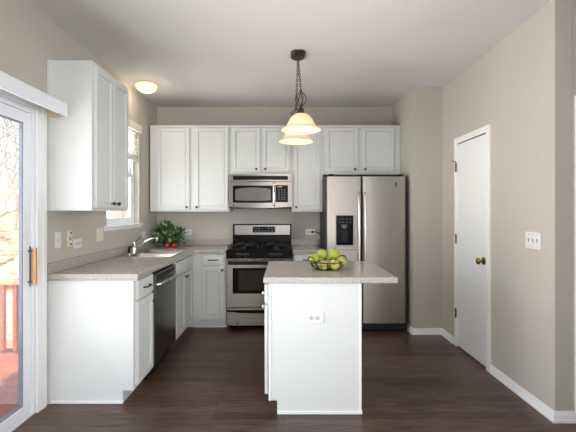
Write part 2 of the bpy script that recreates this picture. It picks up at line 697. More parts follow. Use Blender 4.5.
# ---------------------------------------------------------------- sliding patio door (left wall)
b = B()
box(b, XL, XL + 0.016, SD1 - 0.008, SD1 + 0.088, 0, SDZ + 0.075)
box(b, XL, XL + 0.016, SD0 - 0.085, SD0 + 0.008, 0, SDZ + 0.075)
box(b, XL, XL + 0.016, SD0 + 0.008, SD1 - 0.008, SDZ - 0.008, SDZ + 0.075)
box(b, XL + 0.016, XL + 0.021, SD1 + 0.045, SD1 + 0.085, 0, SDZ + 0.07)
struct('trim_3', b, M['trim'], 0.003, label='white casing around the sliding patio door')
d1 = struct('door_1', None, loc=(XL, SD0, 0), label='white sliding glass patio door')
L = SD1 - SD0
b = B()
cells(b, [0, 0.035, L - 0.035, L], [0, 0.022, SDZ - 0.04, SDZ], lambda i, j: not (i == 1 and j == 1), 'x', -0.095, -0.002)
for xx in (-0.026, -0.046, -0.066):
    box(b, xx - 0.004, xx + 0.004, 0.035, L - 0.035, 0.022, 0.034)
link('frame', b, M['vinyl'], d1, 0.003)


def slide_panel(name, y0, y1, x0, x1):
    p = B()
    w = 0.072
    cells(p, [y0, y0 + w, y1 - w, y1], [0.034, 0.034 + 0.062, SDZ - 0.04 - 0.075, SDZ - 0.042], lambda i, j: not (i == 1 and j == 1), 'x', x0, x1)
    o = link(name, p, M['vinyl'], d1, 0.004)
    p = B()
    for (a0, a1, c0, c1) in ((y0 + w - 0.002, y0 + w + 0.006, 0.094, SDZ - 0.113), (y1 - w - 0.006, y1 - w + 0.002, 0.094, SDZ - 0.113),
                             (y0 + w, y1 - w, 0.095, 0.103), (y0 + w, y1 - w, SDZ - 0.121, SDZ - 0.113)):
        box(p, x0 + 0.004, x1 - 0.004, a0, a1, c0, c1)
    link('gasket', p, M['weather'], o)
    p = B(); box(p, (x0 + x1) / 2 - 0.003, (x0 + x1) / 2 + 0.003, y0 + w, y1 - w, 0.096, SDZ - 0.116)
    link('pane', p, M['glass'], o)
    return o


sp = slide_panel('sliding_panel', L / 2 - 0.04, L - 0.037, -0.042, -0.010)
slide_panel('fixed_panel', 0.037, L / 2 + 0.04, -0.082, -0.050)
hy = 2.524 - SD0
b = B()
box(b, -0.010, -0.005, hy - 0.004, hy + 0.005, 0.855, 1.12)
link('lock_plate', b, M['pewter'], sp, 0.002)
b = B()
g0, g1 = 2.500 - SD0, 2.514 - SD0
box(b, 0.024, 0.046, g0, g1, 0.868, 1.112)
hd = link('handle', b, M['pull_wood'], sp, 0.003)
for zz in (0.888, 1.090):
    b = B(); box(b, -0.010, 0.025, g0 + 0.004, g1 - 0.002, zz - 0.005, zz + 0.005)
    link('handle_post', b, M['pewter'], sp, 0.002)
b = B()
tube(b, [(-0.042, hy - 0.03, 0.92), (-0.062, hy - 0.03, 0.922), (-0.068, hy - 0.03, 0.96), (-0.068, hy - 0.03, 1.02), (-0.062, hy - 0.03, 1.058), (-0.042, hy - 0.03, 1.06)], 0.006, 8)
link('outer_pull', b, M['vinyl'], sp)

# valance over the patio door
v = thing('valance', 'white boxed blind valance mounted above the sliding patio door', 'valance', (XL, 1.66, 2.0))
VX, VY1, VY0 = 0.158, 2.668 - 1.66, 0.60 - 1.66
b = B(); box(b, VX - 0.012, VX, VY0, VY1, 0.005, 0.093)
box(b, VX, VX + 0.003, VY0, VY1, 0.085, 0.093); box(b, VX, VX + 0.003, VY0, VY1, 0.005, 0.011)
link('front_board', b, M['vinyl'], v, 0.002)
for yy in (VY0, VY1 - 0.012):
    b = B(); box(b, 0.0215, VX - 0.012, yy, yy + 0.012, 0.005, 0.093)
    link('end_board', b, M['cream'], v, 0.002)
b = B(); box(b, 0.001 + 0.02, VX - 0.012, VY0 + 0.012, VY1 - 0.012, 0.085, 0.093)
link('top_board', b, M['cream'], v)
b = B(); box(b, 0.06, 0.10, VY0 + 0.03, VY1 - 0.03, 0.055, 0.085)
link('blind_track', b, M['vinyl'], v, 0.003)

# ---------------------------------------------------------------- window over the sink
w1 = struct('window_1', None, loc=(XL, (WN0 + WN1) / 2, WNZ0), label='white window above the sink')
hw, hh = (WN1 - WN0) / 2, WNZ1 - WNZ0
b = B(); cells(b, [-hw, -hw + 0.04, hw - 0.04, hw], [0, 0.045, hh - 0.04, hh], lambda i, j: not (i == 1 and j == 1), 'x', -0.098, -0.052)
link('window_frame', b, M['vinyl'], w1, 0.003)
for (z0, z1, x0, x1) in ((0.045, 0.57, -0.074, -0.054), (0.54, hh - 0.04, -0.097, -0.077)):
    b = B(); cells(b, [-hw + 0.04, -hw + 0.085, hw - 0.085, hw - 0.04], [z0, z0 + 0.045, z1 - 0.04, z1], lambda i, j: not (i == 1 and j == 1), 'x', x0, x1)
    s_ = link('sash', b, M['vinyl'], w1, 0.003)
    b = B(); box(b, (x0 + x1) / 2 - 0.002, (x0 + x1) / 2 + 0.002, -hw + 0.085, hw - 0.085, z0 + 0.045, z1 - 0.04)
    link('pane', b, M['glass'], s_)
b = B()
box(b, -0.052, 0.03, -hw + 0.0, hw - 0.0, -0.0, 0.018); box(b, 0.0005, 0.034, -hw - 0.05, hw + 0.06, 0.003, 0.020)
box(b, 0.0005, 0.014, -hw - 0.04, hw + 0.05, -0.026, 0.003)
link('window_sill', b, M['trim'], w1, 0.003)
b = B()
box(b, -0.001, 0.006, hw, hw + 0.012, 0.02, hh); box(b, -0.001, 0.006, -hw - 0.012, -hw, 0.02, hh)
link('corner_bead', b, M['wall'], w1, 0.002)

bl = thing('window_blind', 'half-raised pale slatted blind in the window above the sink', 'blind', (XL, (WN0 + WN1) / 2, WNZ1))
b = B(); box(b, -0.002, 0.028, -hw - 0.03, hw + 0.03, -0.055, 0.03)
link('head_valance', b, M['blind'], bl, 0.004)
b = B()
for i in range(8):
    z = -0.075 - i * 0.036
    vs = box(b, -0.050, -0.004, -hw + 0.006, hw - 0.006, z - 0.0015, z + 0.0015)
    bmesh.ops.rotate(b, verts=vs, cent=(-0.027, 0, z), matrix=Matrix.Rotation(-0.5, 3, 'Y'))
link('slats', b, M['blind'], bl)
b = B(); box(b, -0.050, -0.004, -hw + 0.006, hw - 0.006, -0.385, -0.345)
link('bottom_rail', b, M['blind'], bl, 0.003)
for yy in (-hw + 0.12, hw - 0.12):
    b = B(); cyl(b, (-0.027, yy, -0.06), (-0.027, yy, -0.36), 0.0018, seg=6)
    link('ladder_cord', b, M['blind'], bl)

# ---------------------------------------------------------------- cabinet parts


def knob(parent, x, y, z, m=None):
    b = B()
    lathe(b, [(0, 0), (0.008, 0), (0.006, 0.004), (0.0055, 0.012), (0.013, 0.017), (0.0155, 0.022), (0.013, 0.027), (0, 0.029)], (x, y, z), '-y', 16)
    return link('knob', b, m or M['pewter'], parent)


def pull(parent, x, y, z, w=0.10):
    b = B()
    h = w / 2
    tube(b, [(x - h, y, z), (x - h, y - 0.018, z), (x - h * 0.75, y - 0.027, z), (x, y - 0.030, z), (x + h * 0.75, y - 0.027, z), (x + h, y - 0.018, z), (x + h, y, z)],
         [0.007, 0.005, 0.006, 0.0065, 0.006, 0.005, 0.007], 8)
    return link('pull', b, M['darkpull'], parent)


def shaker(parent, x0, x1, z0, z1, kn=None, y=-0.023, stile=0.042, name='door'):
    """recessed-panel door with bevelled inner lip; its front face looks to local -y"""
    b = B()
    yb = -0.001
    rings = [(0, yb), (0, y + 0.0025), (0.0025, y), (stile, y), (stile + 0.002, y + 0.015), (stile + 0.006, y + 0.015), (stile + 0.009, y + 0.009), (stile + 0.012, y + 0.0085)]
    loops = []
    for ins, yy in rings:
        loops.append([b.verts.new(p) for p in ((x0 + ins, yy, z0 + ins), (x1 - ins, yy, z0 + ins), (x1 - ins, yy, z1 - ins), (x0 + ins, yy, z1 - ins))])
    b.faces.new(loops[0])
    for p, q in zip(loops, loops[1:]):
        for k in range(4):
            b.faces.new((p[k], p[(k + 1) % 4], q[(k + 1) % 4], q[k]))
    b.faces.new(loops[-1])
    o = link(name, b, M['cab'], parent, smooth=False)
    if kn:
        knob(o, kn[0], y, kn[1])
    return o


def drawer(parent, x0, x1, z0, z1, kind='pull', y=-0.023):
    b = B()
    ins = [(0, -0.001), (0, y + 0.004), (0.006, y), ]
    loops = []
    for i_, yy in ins:
        loops.append([b.verts.new(p) for p in ((x0 + i_, yy, z0 + i_), (x1 - i_, yy, z0 + i_), (x1 - i_, yy, z1 - i_), (x0 + i_, yy, z1 - i_))])
    b.faces.new(loops[0])
    for p, q in zip(loops, loops[1:]):
        for k in range(4):
            b.faces.new((p[k], p[(k + 1) % 4], q[(k + 1) % 4], q[k]))
    b.faces.new(loops[-1])
    o = link('drawer' if kind else 'false_front', b, M['cab'], parent, smooth=False)
    if kind == 'pull':
        pull(o, (x0 + x1) / 2, y, (z0 + z1) / 2, min(0.11, (x1 - x0) * 0.45))
    return o


def carcass(parent, w, d, z0, z1, toe=True, x0=0.0, name='body'):
    b = B()
    box(b, x0, w, 0, d, z0, z1)
    o = link(name, b, M['cab'], parent, 0.0015)
    if toe:
        b = B(); box(b, x0, w, 0.075, d - 0.02, 0, z0)
        link('toe_kick', b, M['cab'], parent)
    return o


BTOP = CZ0 - 0.002
XF = -1.062        # face frame plane, left run
YF = 4.418         # face frame plane, back run
DL = XF - XL - 0.003
TK = 0.09

# left run, nearest cabinet: drawer over door, finished end panel towards the camera
c = thing('base_cabinet', 'white base cabinet at the near end of the left counter, before the dishwasher', 'cabinet', (XF, 2.70, 0), PI / 2, 'white base cabinets')
wc = 0.372
carcass(c, wc, DL, TK, BTOP, x0=0.014)
b = B()
prism(b, [(0, TK), (0, BTOP), (DL, BTOP), (DL, 0), (0.075, 0), (0.075, TK)], 'x', 0.0, 0.0135)
link('end_panel', b, M['cab'], c, 0.001)
b = B(); box(b, -0.014, 0, DL - 0.024, DL, 0.0, 0.859)
link('scribe_strip', b, M['cab'], c, 0.002)
b = B(); box(b, -0.011, 0, 0.070, DL - 0.022, 0.0, 0.022)
link('shoe_moulding', b, M['trim'], c, 0.004)
b = B(); box(b, -0.004, 0, 0.0, 0.014, TK, 0.859)
link('corner_strip', b, M['cab'], c, 0.001)
drawer(c, 0.034, 0.345, 0.725, 0.855)
shaker(c, 0.034, 0.345, 0.118, 0.705, (0.325, 0.645), stile=0.045)

# left run, sink cabinet
c = thing('base_cabinet', 'white double-door sink base cabinet between dishwasher and corner', 'cabinet', (XF, 3.690, 0), PI / 2, 'white base cabinets')
ws = YF - 3.690 - 0.004
b = B()
box(b, 0, ws, 0, 0.020, TK, BTOP); box(b, 0, 0.016, 0.020, DL, TK, BTOP); box(b, ws - 0.016, ws, 0.020, DL, TK, BTOP)
box(b, 0.016, ws - 0.016, 0.020, DL, TK, TK + 0.016); box(b, 0.016, ws - 0.016, DL - 0.006, DL, TK + 0.016, BTOP)
link('body', b, M['cab'], c)
b = B(); box(b, 0, ws, 0.075, DL - 0.02, 0, TK)
link('toe_kick', b, M['cab'], c)
for k, (a0, a1, kx) in enumerate(((0.012, 0.338, 0.318), (0.346, 0.668, 0.366))):
    drawer(c, a0, a1, 0.725, 0.855, None)
    shaker(c, a0, a1, 0.118, 0.705, (kx, 0.672), stile=0.045)

# back run, corner cabinet left of the range
c = thing('base_cabinet', 'white corner base cabinet left of the range, one drawer over one door', 'cabinet', (XL + 0.003, YF, 0), 0, 'white base cabinets')
DB = YB - YF - 0.003
xo = XL + 0.003
carcass(c, -0.672 - xo, DB, TK, BTOP, x0=0.0)
X = lambda x: x - xo
drawer(c, X(-0.942), X(-0.692), 0.735, 0.858)
shaker(c, X(-0.942), X(-0.692), 0.118, 0.715, (X(-0.712), 0.680), stile=0.045)
b = B(); box(b, X(XF + 0.0015), X(-0.672), 0.062, 0.075, 0.0, 0.014)
link('shoe_moulding', b, M['trim'], c, 0.003)

# back run, right of the range
c = thing('base_cabinet', 'white base cabinet between range and refrigerator, mostly behind the island', 'cabinet', (0.096, YF, 0), 0, 'white base cabinets')
carcass(c, 0.352, DB, TK, BTOP)
drawer(c, 0.012, 0.340, 0.735, 0.858)
shaker(c, 0.012, 0.340, 0.118, 0.715, (0.032, 0.680), stile=0.045)


# wall cabinets


def crown(parent, w, d, z, x0=0.0):
    b = B(); box(b, x0, w, -0.012, d, z - 0.022, z)
    return link('top_rail', b, M['cab'], parent, 0.003)


YU = 4.69
DU = YB - YU - 0.002
ZU0, ZU1 = 1.350, 2.402


def wall_cab(label, x0, x1, z0, z1, doors, kz):
    c = thing('wall_cabinet', label, 'cabinet', (x0, YU, z0), 0, 'white wall cabinets')
    b = B(); box(b, 0, x1 - x0, 0, DU, 0, z1 - z0)
    link('body', b, M['cab'], c, 0.0015)
    crown(c, x1 - x0, DU, z1 - z0)
    for a0, a1, kx in doors:
        shaker(c, a0 - x0, a1 - x0, 0.022 if z0 < 1.5 else 0.030, z1 - z0 - 0.032, (kx - x0, kz - z0), stile=0.040)
    return c


ux = lambda p: (p - 284.5) * 4.67 / 384
wall_cab('tall white double-door wall cabinet in the corner left of the microwave', -1.642, -0.6695, ZU0, ZU1,
         ((ux(157.3), ux(189.3), ux(187.0)), (ux(195.0), ux(228.0), ux(197.0))), ZU0 + 0.055)
wall_cab('short white double-door wall cabinet directly above the microwave', -0.668, 0.0875, 1.803, ZU1,
         ((ux(232.2), ux(259.8), ux(256.4)), (ux(262.4), ux(289.6), ux(265.2))), 1.803 + 0.062)
wall_cab('narrow tall single-door white wall cabinet between microwave and refrigerator', 0.089, 0.470, ZU0, ZU1,
         ((ux(293.6), ux(319.8), ux(296.4)),), ZU0 + 0.055)
wall_cab('wide short white double-door wall cabinet above the refrigerator', 0.4715, 1.410, 1.803, ZU1,
         ((ux(325.6), ux(357.8), ux(354.8)), (ux(362.2), ux(394.0), ux(365.0))), 1.803 + 0.062)

# left wall, cabinet beside the patio door
c = thing('wall_cabinet', 'white double-door wall cabinet on the left wall beside the patio door', 'cabinet', (-1.354, 2.70, 1.355), PI / 2, 'white wall cabinets')
DW_ = -1.354 - XL - 0.002
b = B(); box(b, 0.0, 0.612, 0, DW_, 0, 1.058)
link('body', b, M['cab'], c, 0.0015)
b = B(); box(b, -0.014, 0.0, DW_ - 0.024, DW_ - 0.001, 0, 1.058)
link('scribe_strip', b, M['cab'], c, 0.002)
b = B(); box(b, -0.004, 0.0, 0.0, 0.020, 0, 1.058)
link('corner_strip', b, M['cab'], c, 0.001)
shaker(c, 0.026, 0.303, 0.022, 1.030, (0.262, 0.054), y=-0.021, stile=0.045)
shaker(c, 0.309, 0.586, 0.022, 1.030, (0.356, 0.054), y=-0.021, stile=0.045)

# ---------------------------------------------------------------- countertops
SX0, SX1, SY0, SY1 = -1.595, -1.085, 3.690, 4.330     # sink cut-out
ct = thing('countertop', 'L-shaped speckled grey-brown countertop along the left wall and corner', 'countertop', (XL, 2.685, CZ0))
gx = [0.001, SX0 - XL, SX1 - XL, -1.025 - XL, -0.668 - XL]
gy = [0.0, SY0 - 2.685, 4.375 - 2.685, SY1 - 2.685, YB - 0.001 - 2.685]
gy = sorted([0.0, SY0 - 2.685, SY1 - 2.685, 4.375 - 2.685, YB - 0.001 - 2.685])


def keep(i, j):
    if i == 1 and j == 1:
        return False
    if i == 3:
        return j == 3
    return True


b = B(); cells(b, gx, gy, keep, 'z', 0, CZ1 - CZ0)
link('slab', b, M['counter'], ct, 0.005, seg=3)
b = B(); box(b, 0.001, -1.027 - XL, 0.001, 0.0135, -0.013, 0.0)
link('build_up_strip', b, M['counter'], ct, 0.002)
BS = 0.076
b = B(); box(b, 0.001, 0.021, 0.0, YB - 2.685 - 0.001, CZ1 - CZ0, CZ1 - CZ0 + BS)
link('backsplash', b, M['counter'], ct, 0.003)
b = B(); box(b, 0.021, -0.668 - XL, YB - 2.685 - 0.021, YB - 2.685 - 0.001, CZ1 - CZ0, CZ1 - CZ0 + BS)
link('backsplash', b, M['counter'], ct, 0.003)

ct = thing('countertop', 'short speckled grey-brown countertop between the range and refrigerator', 'countertop', (0.092, 4.375, CZ0))
b = B(); box(b, 0, 0.360, 0, YB - 4.375 - 0.001, 0, CZ1 - CZ0)
link('slab', b, M['counter'], ct, 0.005, seg=3)
b = B(); box(b, 0, 0.360, YB - 4.375 - 0.021, YB - 4.375 - 0.001, CZ1 - CZ0, CZ1 - CZ0 + BS)
link('backsplash', b, M['counter'], ct, 0.003)

# ---------------------------------------------------------------- sink and faucet
sk = thing('kitchen_sink', 'double-bowl stainless steel sink set in the left countertop', 'sink', (-1.34, 4.01, CZ1))
b = B()
rx = [-0.280, -0.160, 0.235, 0.265]
ry = [-0.335, -0.300, -0.018, 0.018, 0.300, 0.335]
cells(b, rx, ry, lambda i, j: not (i == 1 and j in (1, 3)), 'z', 0.0, 0.005)
link('rim', b, M['sinksteel'], sk, 0.002)
for (y0, y1) in ((-0.300, -0.018), (0.018, 0.300)):
    b = B()
    T = [b.verts.new(p) for p in ((-0.160, y0, 0.002), (0.235, y0, 0.002), (0.235, y1, 0.002), (-0.160, y1, 0.002))]
    U = [b.verts.new(p) for p in ((-0.150, y0 + 0.01, -0.15), (0.225, y0 + 0.01, -0.15), (0.225, y1 - 0.01, -0.15), (-0.150, y1 - 0.01, -0.15))]
    for k in range(4):
        b.faces.new((T[k], T[(k + 1) % 4], U[(k + 1) % 4], U[k]))
    b.faces.new(U)
    o = link('bowl', b, M['sinksteel'], sk)
    md = o.modifiers.new('thick', 'SOLIDIFY'); md.thickness = 0.002; md.offset = -1
    b = B(); lathe(b, [(0, 0.004), (0.03, 0.004), (0.042, 0.001), (0.042, -0.001), (0, -0.001)], (0.04, (y0 + y1) / 2, -0.148))
    link('drain', b, M['chrome'], o)

fz = CZ1 + 0.005
f = thing('faucet', 'chrome single-lever kitchen faucet with long slanting spout behind the sink', 'faucet', (-1.548, 3.95, fz))
b = B(); box(b, -0.028, 0.028, -0.105, 0.105, 0, 0.010)
link('base_plate', b, M['chrome'], f, 0.005, seg=3)
b = B(); lathe(b, [(0, 0.01), (0.026, 0.01), (0.024, 0.03), (0.021, 0.05), (0.021, 0.095), (0.024, 0.10), (0.022, 0.118), (0.012, 0.125), (0, 0.126)])
link('body', b, M['chrome'], f)
b = B(); tube(b, [(0.012, 0, 0.045), (0.05, 0, 0.078), (0.11, 0, 0.118), (0.17, 0, 0.146), (0.215, 0, 0.158), (0.236, 0, 0.152), (0.240, 0, 0.135)],
              [0.013, 0.012, 0.011, 0.011, 0.012, 0.013, 0.013], 12)
link('spout', b, M['chrome'], f)
b = B(); tube(b, [(0.004, 0.006, 0.118), (0.018, 0.05, 0.140), (0.032, 0.105, 0.166)], [0.008, 0.006, 0.005], 10)
link('lever', b, M['pewter'], f)
sp_ = thing('sink_sprayer', 'black hand sprayer standing left of the chrome faucet', 'sprayer', (-1.545, 3.822, fz))
b = B(); lathe(b, [(0, 0), (0.020, 0), (0.018, 0.012), (0.013, 0.018), (0, 0.018)])
link('collar', b, M['chrome'], sp_)
b = B(); tube(b, [(0, 0, 0.016), (0, 0, 0.05), (0.004, 0, 0.075), (0.016, 0, 0.088)], [0.011, 0.013, 0.015, 0.012], 12)
link('spray_head', b, M['blackmat'], sp_)

# ---------------------------------------------------------------- dishwasher
d = thing('dishwasher', 'dark stainless steel dishwasher under the left countertop', 'dishwasher', (XF, 3.083, 0), PI / 2)
wd = 0.597
b = B(); box(b, 0, wd, 0.005, 0.56, 0.085, BTOP)
link('body', b, M['casing'], d)
b = B(); box(b, 0.004, wd - 0.004, -0.022, 0.005, 0.115, 0.735)
link('door', b, M['steel_dark'], d, 0.004)
b = B(); box(b, 0.004, wd - 0.004, -0.022, 0.005, 0.738, 0.845)
cp = link('control_panel', b, M['steel_dark'], d, 0.004)
b = B(); box(b, 0.06, 0.54, -0.0228, -0.0215, 0.79, 0.832)
link('display_strip', b, M['black'], cp)
for i in range(7):
    b = B(); box(b, 0.09 + i * 0.035, 0.108 + i * 0.035, -0.0240, -0.0226, 0.803, 0.812)
    link('button', b, M['dimbutton'], cp)
b = B(); tube(b, [(0.055, -0.022, 0.752), (0.06, -0.045, 0.756), (0.16, -0.056, 0.758), (0.30, -0.060, 0.758), (0.44, -0.056, 0.758), (0.537, -0.045, 0.756), (0.542, -0.022, 0.752)], 0.010, 10)
link('handle', b, M['handle_steel'], d)
b = B(); box(b, 0.004, wd - 0.004, 0.04, 0.07, 0.0, 0.11)
link('kick_plate', b, M['blackmat'], d)

# ---------------------------------------------------------------- range
RX0, RX1 = -0.664, 0.089
r = thing('kitchen_range', 'stainless steel and black gas range between the base cabinets', 'range', ((RX0 + RX1) / 2, 4.37, 0))
hwr = (RX1 - RX0) / 2 - 0.001
b = B(); box(b, -hwr, hwr, 0.03, 0.635, 0.055, 0.895)
link('body', b, M['casing'], r, 0.003)
b = B(); box(b, -hwr, hwr, 0.0, 0.59, 0.895, 0.917)
link('cooktop', b, M['black'], r, 0.006)
b = B(); prism(b, [(-0.006, 0.815), (0.010, 0.895), (0.03, 0.895), (0.03, 0.815)], 'x', -hwr, hwr)
cpn = link('control_panel', b, M['black'], r, 0.003)
for px in (239.0, 245.5, 271.8, 278.2):
    kx = (px - 284.5) * 4.36 / 384 - (RX0 + RX1) / 2
    b = B()
    lathe(b, [(0, 0), (0.020, 0), (0.020, 0.006), (0.016, 0.010), (0.014, 0.026), (0, 0.027)], (kx, 0.000, 0.848), '-y', 18)
    box(b, kx - 0.004, kx + 0.004, -0.030, -0.020, 0.833, 0.863)
    link('knob', b, M['blackmat'], cpn)
    b = B()
    for t in range(5):
        a = PI * (0.15 + 0.175 * t)
        cx_, cz_ = kx + 0.034 * math.cos(a), 0.848 + 0.026 * math.sin(a)
        box(b, cx_ - 0.0045, cx_ + 0.0045, -0.004 + (cz_ - 0.848) * 0.2, 0.006, cz_ - 0.0022, cz_ + 0.0022)
    link('dial_marks', b, M['print_'], cpn)
b = B(); box(b, -hwr + 0.004, hwr - 0.004, 0.0, 0.03, 0.795, 0.813)
vt = link('vent_trim', b, M['steel_h'], r, 0.002)
for i in range(6):
    u = -hwr + 0.07 + i * 0.105
    b = B(); box(b, u, u + 0.07, -0.001, 0.01, 0.801, 0.807)
    link('vent_slot', b, M['slot'], vt)
# oven door
b = B(); box(b, -hwr + 0.002, hwr - 0.002, -0.022, 0.03, 0.262, 0.790)
od = link('oven_door', b, M['steel_v'], r, 0.006)
b = B(); box(b, -0.300, 0.300, -0.0245, -0.0215, 0.422, 0.712)
link('window_frame', b, M['black'], od, 0.002)
b = B(); box(b, -0.235, 0.235, -0.0260, -0.0235, 0.455, 0.685)
link('window', b, M['ovenglass'], od)
b = B(); box(b, -hwr + 0.02, hwr - 0.02, -0.0255, -0.0215, 0.755, 0.786)
link('handle_recess', b, M['black'], od, 0.002)
b = B()
tube(b, [(-hwr + 0.03, -0.022, 0.758), (-hwr + 0.032, -0.055, 0.762), (-0.25, -0.064, 0.765), (0, -0.066, 0.766), (0.25, -0.064, 0.765), (hwr - 0.032, -0.055, 0.762), (hwr - 0.03, -0.022, 0.758)], 0.0125, 12)
link('handle', b, M['blackmat'], od)
b = B(); box(b, -hwr + 0.002, hwr - 0.002, -0.018, 0.03, 0.056, 0.254)
dr = link('drawer', b, M['steel_v'], r, 0.006)
b = B()
prism(b, [(-hwr + 0.004, 0.234), (-hwr + 0.004, 0.215), (-0.22, 0.200), (0, 0.196), (0.22, 0.200), (hwr - 0.004, 0.215), (hwr - 0.004, 0.234)], 'y', -0.0205, -0.0175)
link('handle_recess', b, M['black'], dr)
b = B(); lathe(b, [(0, 0), (0.012, 0), (0.012, 0.0015), (0, 0.0015)], (-0.245, -0.018, 0.085), '-y', 18)
link('emblem', b, M['pewter'], dr)
for sx in (-1, 1):
    for yy in (0.06, 0.58):
        b = B(); cyl(b, (sx * (hwr - 0.05), yy, 0.0), (sx * (hwr - 0.05), yy, 0.056), 0.016, 0.02, 12)
        link('leg', b, M['blackmat'], r)
# burners and grates
for gx_ in (-0.19, 0.19):
    for gy_ in (0.16, 0.43):
        b = B(); lathe(b, [(0, 0.917), (0.045, 0.917), (0.040, 0.930), (0.034, 0.932), (0.034, 0.938), (0.028, 0.942), (0, 0.943)], (gx_, gy_, 0), seg=20)
        link('burner', b, M['iron'], r)
    b = B()
    g0, g1, h0, h1, z = gx_ - 0.165, gx_ + 0.165, 0.04, 0.555, 0.955
    tube(b, [(g0, h0, z), (g1, h0, z), (g1, h1, z), (g0, h1, z)], 0.0065, 6, closed=True)
    tube(b, [(g0, (h0 + h1) / 2, z), (g1, (h0 + h1) / 2, z)], 0.0065, 6)
    for gy_ in (0.16, 0.43):
        for a in (45, 135, 225, 315):
            ca, sa = math.cos(math.radians(a)), math.sin(math.radians(a))
            tube(b, [(gx_ + 0.155 * ca * 1.1, gy_ + 0.12 * sa, z - 0.002), (gx_ + 0.07 * ca, gy_ + 0.06 * sa, z + 0.010), (gx_ + 0.03 * ca, gy_ + 0.03 * sa, z + 0.004)], 0.006, 6)
    for (fx, fy) in ((g0, h0), (g1, h0), (g0, h1), (g1, h1), (g0, (h0 + h1) / 2), (g1, (h0 + h1) / 2)):
        cyl(b, (fx, fy, 0.914), (fx, fy, z), 0.007, seg=6)
    link('grate', b, M['iron'], r)
# backguard
b = B(); box(b, -hwr, hwr, 0.56, 0.635, 0.895, 1.190)
bgd = link('backguard', b, M['black'], r, 0.008, seg=3)
b = B(); box(b, -hwr + 0.022, hwr - 0.016, 0.5555, 0.561, 1.052, 1.178)
link('face_plate', b, M['steel_h'], bgd, 0.003)
b = B(); box(b, -0.120, 0.168, 0.553, 0.557, 1.082, 1.158)
dp = link('display', b, M['black'], bgd, 0.003)
for i in range(6):
    for j in range(2):
        if i in (2, 3) and j == 1:
            continue
        u, z = -0.098 + i * 0.042, 1.094 + j * 0.032
        b = B(); box(b, u, u + 0.030, 0.5515, 0.5545, z, z + 0.014)
        link('button', b, M['dimbutton'], dp)

# ---------------------------------------------------------------- over-the-range microwave
m = thing('microwave', 'stainless steel microwave with black window mounted above the range', 'microwave', ((RX0 + RX1) / 2, 4.62, 1.390))
hm = 0.3765
mz = lambda y: 1.345 + (212 - y) * 4.61 / 384 - 1.390
mx_ = lambda p: (p - 284.5) * 4.61 / 384 - (RX0 + RX1) / 2
b = B(); box(b, -hm, hm, 0.02, 0.395, 0.0, 0.411)
link('body', b, M['casing'], m, 0.002)


def bowed(b, x0, x1, z0, z1, off, n=16, bow=0.022, th=0.02, zb=0.0):
    """front skin that bows out towards the middle of the width; zb lowers the middle of its bottom edge"""
    F = []; K = []
    for i in range(n + 1):
        x = x0 + (x1 - x0) * i / n
        t = 1 - (x / hm) ** 2
        y = -bow * t - off
        lo = z0 - zb * t
        F.append((b.verts.new((x, y, lo)), b.verts.new((x, y, z1))))
        K.append((b.verts.new((x, y + th, lo)), b.verts.new((x, y + th, z1))))
    for i in range(n):
        b.faces.new((F[i][0], F[i + 1][0], F[i + 1][1], F[i][1]))
        b.faces.new((K[i][0], K[i][1], K[i + 1][1], K[i + 1][0]))
        b.faces.new((F[i][1], F[i + 1][1], K[i + 1][1], K[i][1]))
        b.faces.new((F[i][0], K[i][0], K[i + 1][0], F[i + 1][0]))
    b.faces.new((F[0][0], F[0][1], K[0][1], K[0][0]))
    b.faces.new((F[n][0], K[n][0], K[n][1], F[n][1]))


b = B(); bowed(b, -hm, hm, mz(181.4), 0.409, 0.0, th=0.045)
tp = link('top_panel', b, M['steel_h'], m)
b = B(); bowed(b, mx_(233.0), mx_(288.0), mz(179.8), mz(176.0), 0.0025, th=0.006)
link('vent_grille', b, M['black'], tp)
b = B()
for k in range(3):
    z = mz(177.0 + k * 0.95)
    bowed(b, mx_(233.6), mx_(287.4), z - 0.0015, z + 0.0015, 0.004, th=0.004)
link('vent_louvres', b, M['blackmat'], tp)
b = B(); bowed(b, -hm, mx_(274.6), mz(206.6), mz(182.0), 0.002, th=0.045, zb=0.016)
md_ = link('door', b, M['steel_h'], m)
b = B(); bowed(b, mx_(232.8), mx_(272.6), mz(202.6), mz(185.6), 0.0045, th=0.006, zb=0.003)
wf = link('window_frame', b, M['black'], md_)
# rounded window with arched top and bottom
b = B()
x0, x1 = mx_(235.3), mx_(270.6)
n = 24
F = []
for i in range(n + 1):
    t = i / n
    x = x0 + (x1 - x0) * t
    e = 1 - (2 * t - 1) ** 4
    arch = 0.012 * (1 - (2 * t - 1) ** 2)
    y = -0.022 * (1 - (x / hm) ** 2) - 0.0062
    zc = (mz(200.8) + mz(188.6)) / 2
    hh_ = (mz(188.6) - mz(200.8)) / 2
    F.append((b.verts.new((x, y, zc - hh_ * (0.86 + 0.14 * e))), b.verts.new((x, y, zc + (hh_) * (0.86 + 0.14 * e) + arch)),
              b.verts.new((x, y + 0.004, zc - hh_ * (0.86 + 0.14 * e))), b.verts.new((x, y + 0.004, zc + hh_ * (0.86 + 0.14 * e) + arch))))
for i in range(n):
    p, q = F[i], F[i + 1]
    b.faces.new((p[0], q[0], q[1], p[1])); b.faces.new((p[2], p[3], q[3], q[2])); b.faces.new((p[1], q[1], q[3], p[3])); b.faces.new((p[0], p[2], q[2], q[0]))
b.faces.new((F[0][0], F[0][1], F[0][3], F[0][2])); b.faces.new((F[n][0], F[n][2], F[n][3], F[n][1]))
link('window', b, M['mwglass'], md_)
hx = mx_(274.0)
b = B(); tube(b, [(hx, -0.020, mz(181.9)), (hx, -0.045, mz(183.4)), (hx, -0.052, mz(188)), (hx, -0.054, mz(194)), (hx, -0.052, mz(200)), (hx, -0.046, mz(204.4)), (hx, -0.020, mz(205.8))],
              [0.010, 0.010, 0.009, 0.009, 0.009, 0.010, 0.010], 12)
link('handle', b, M['chrome'], md_)
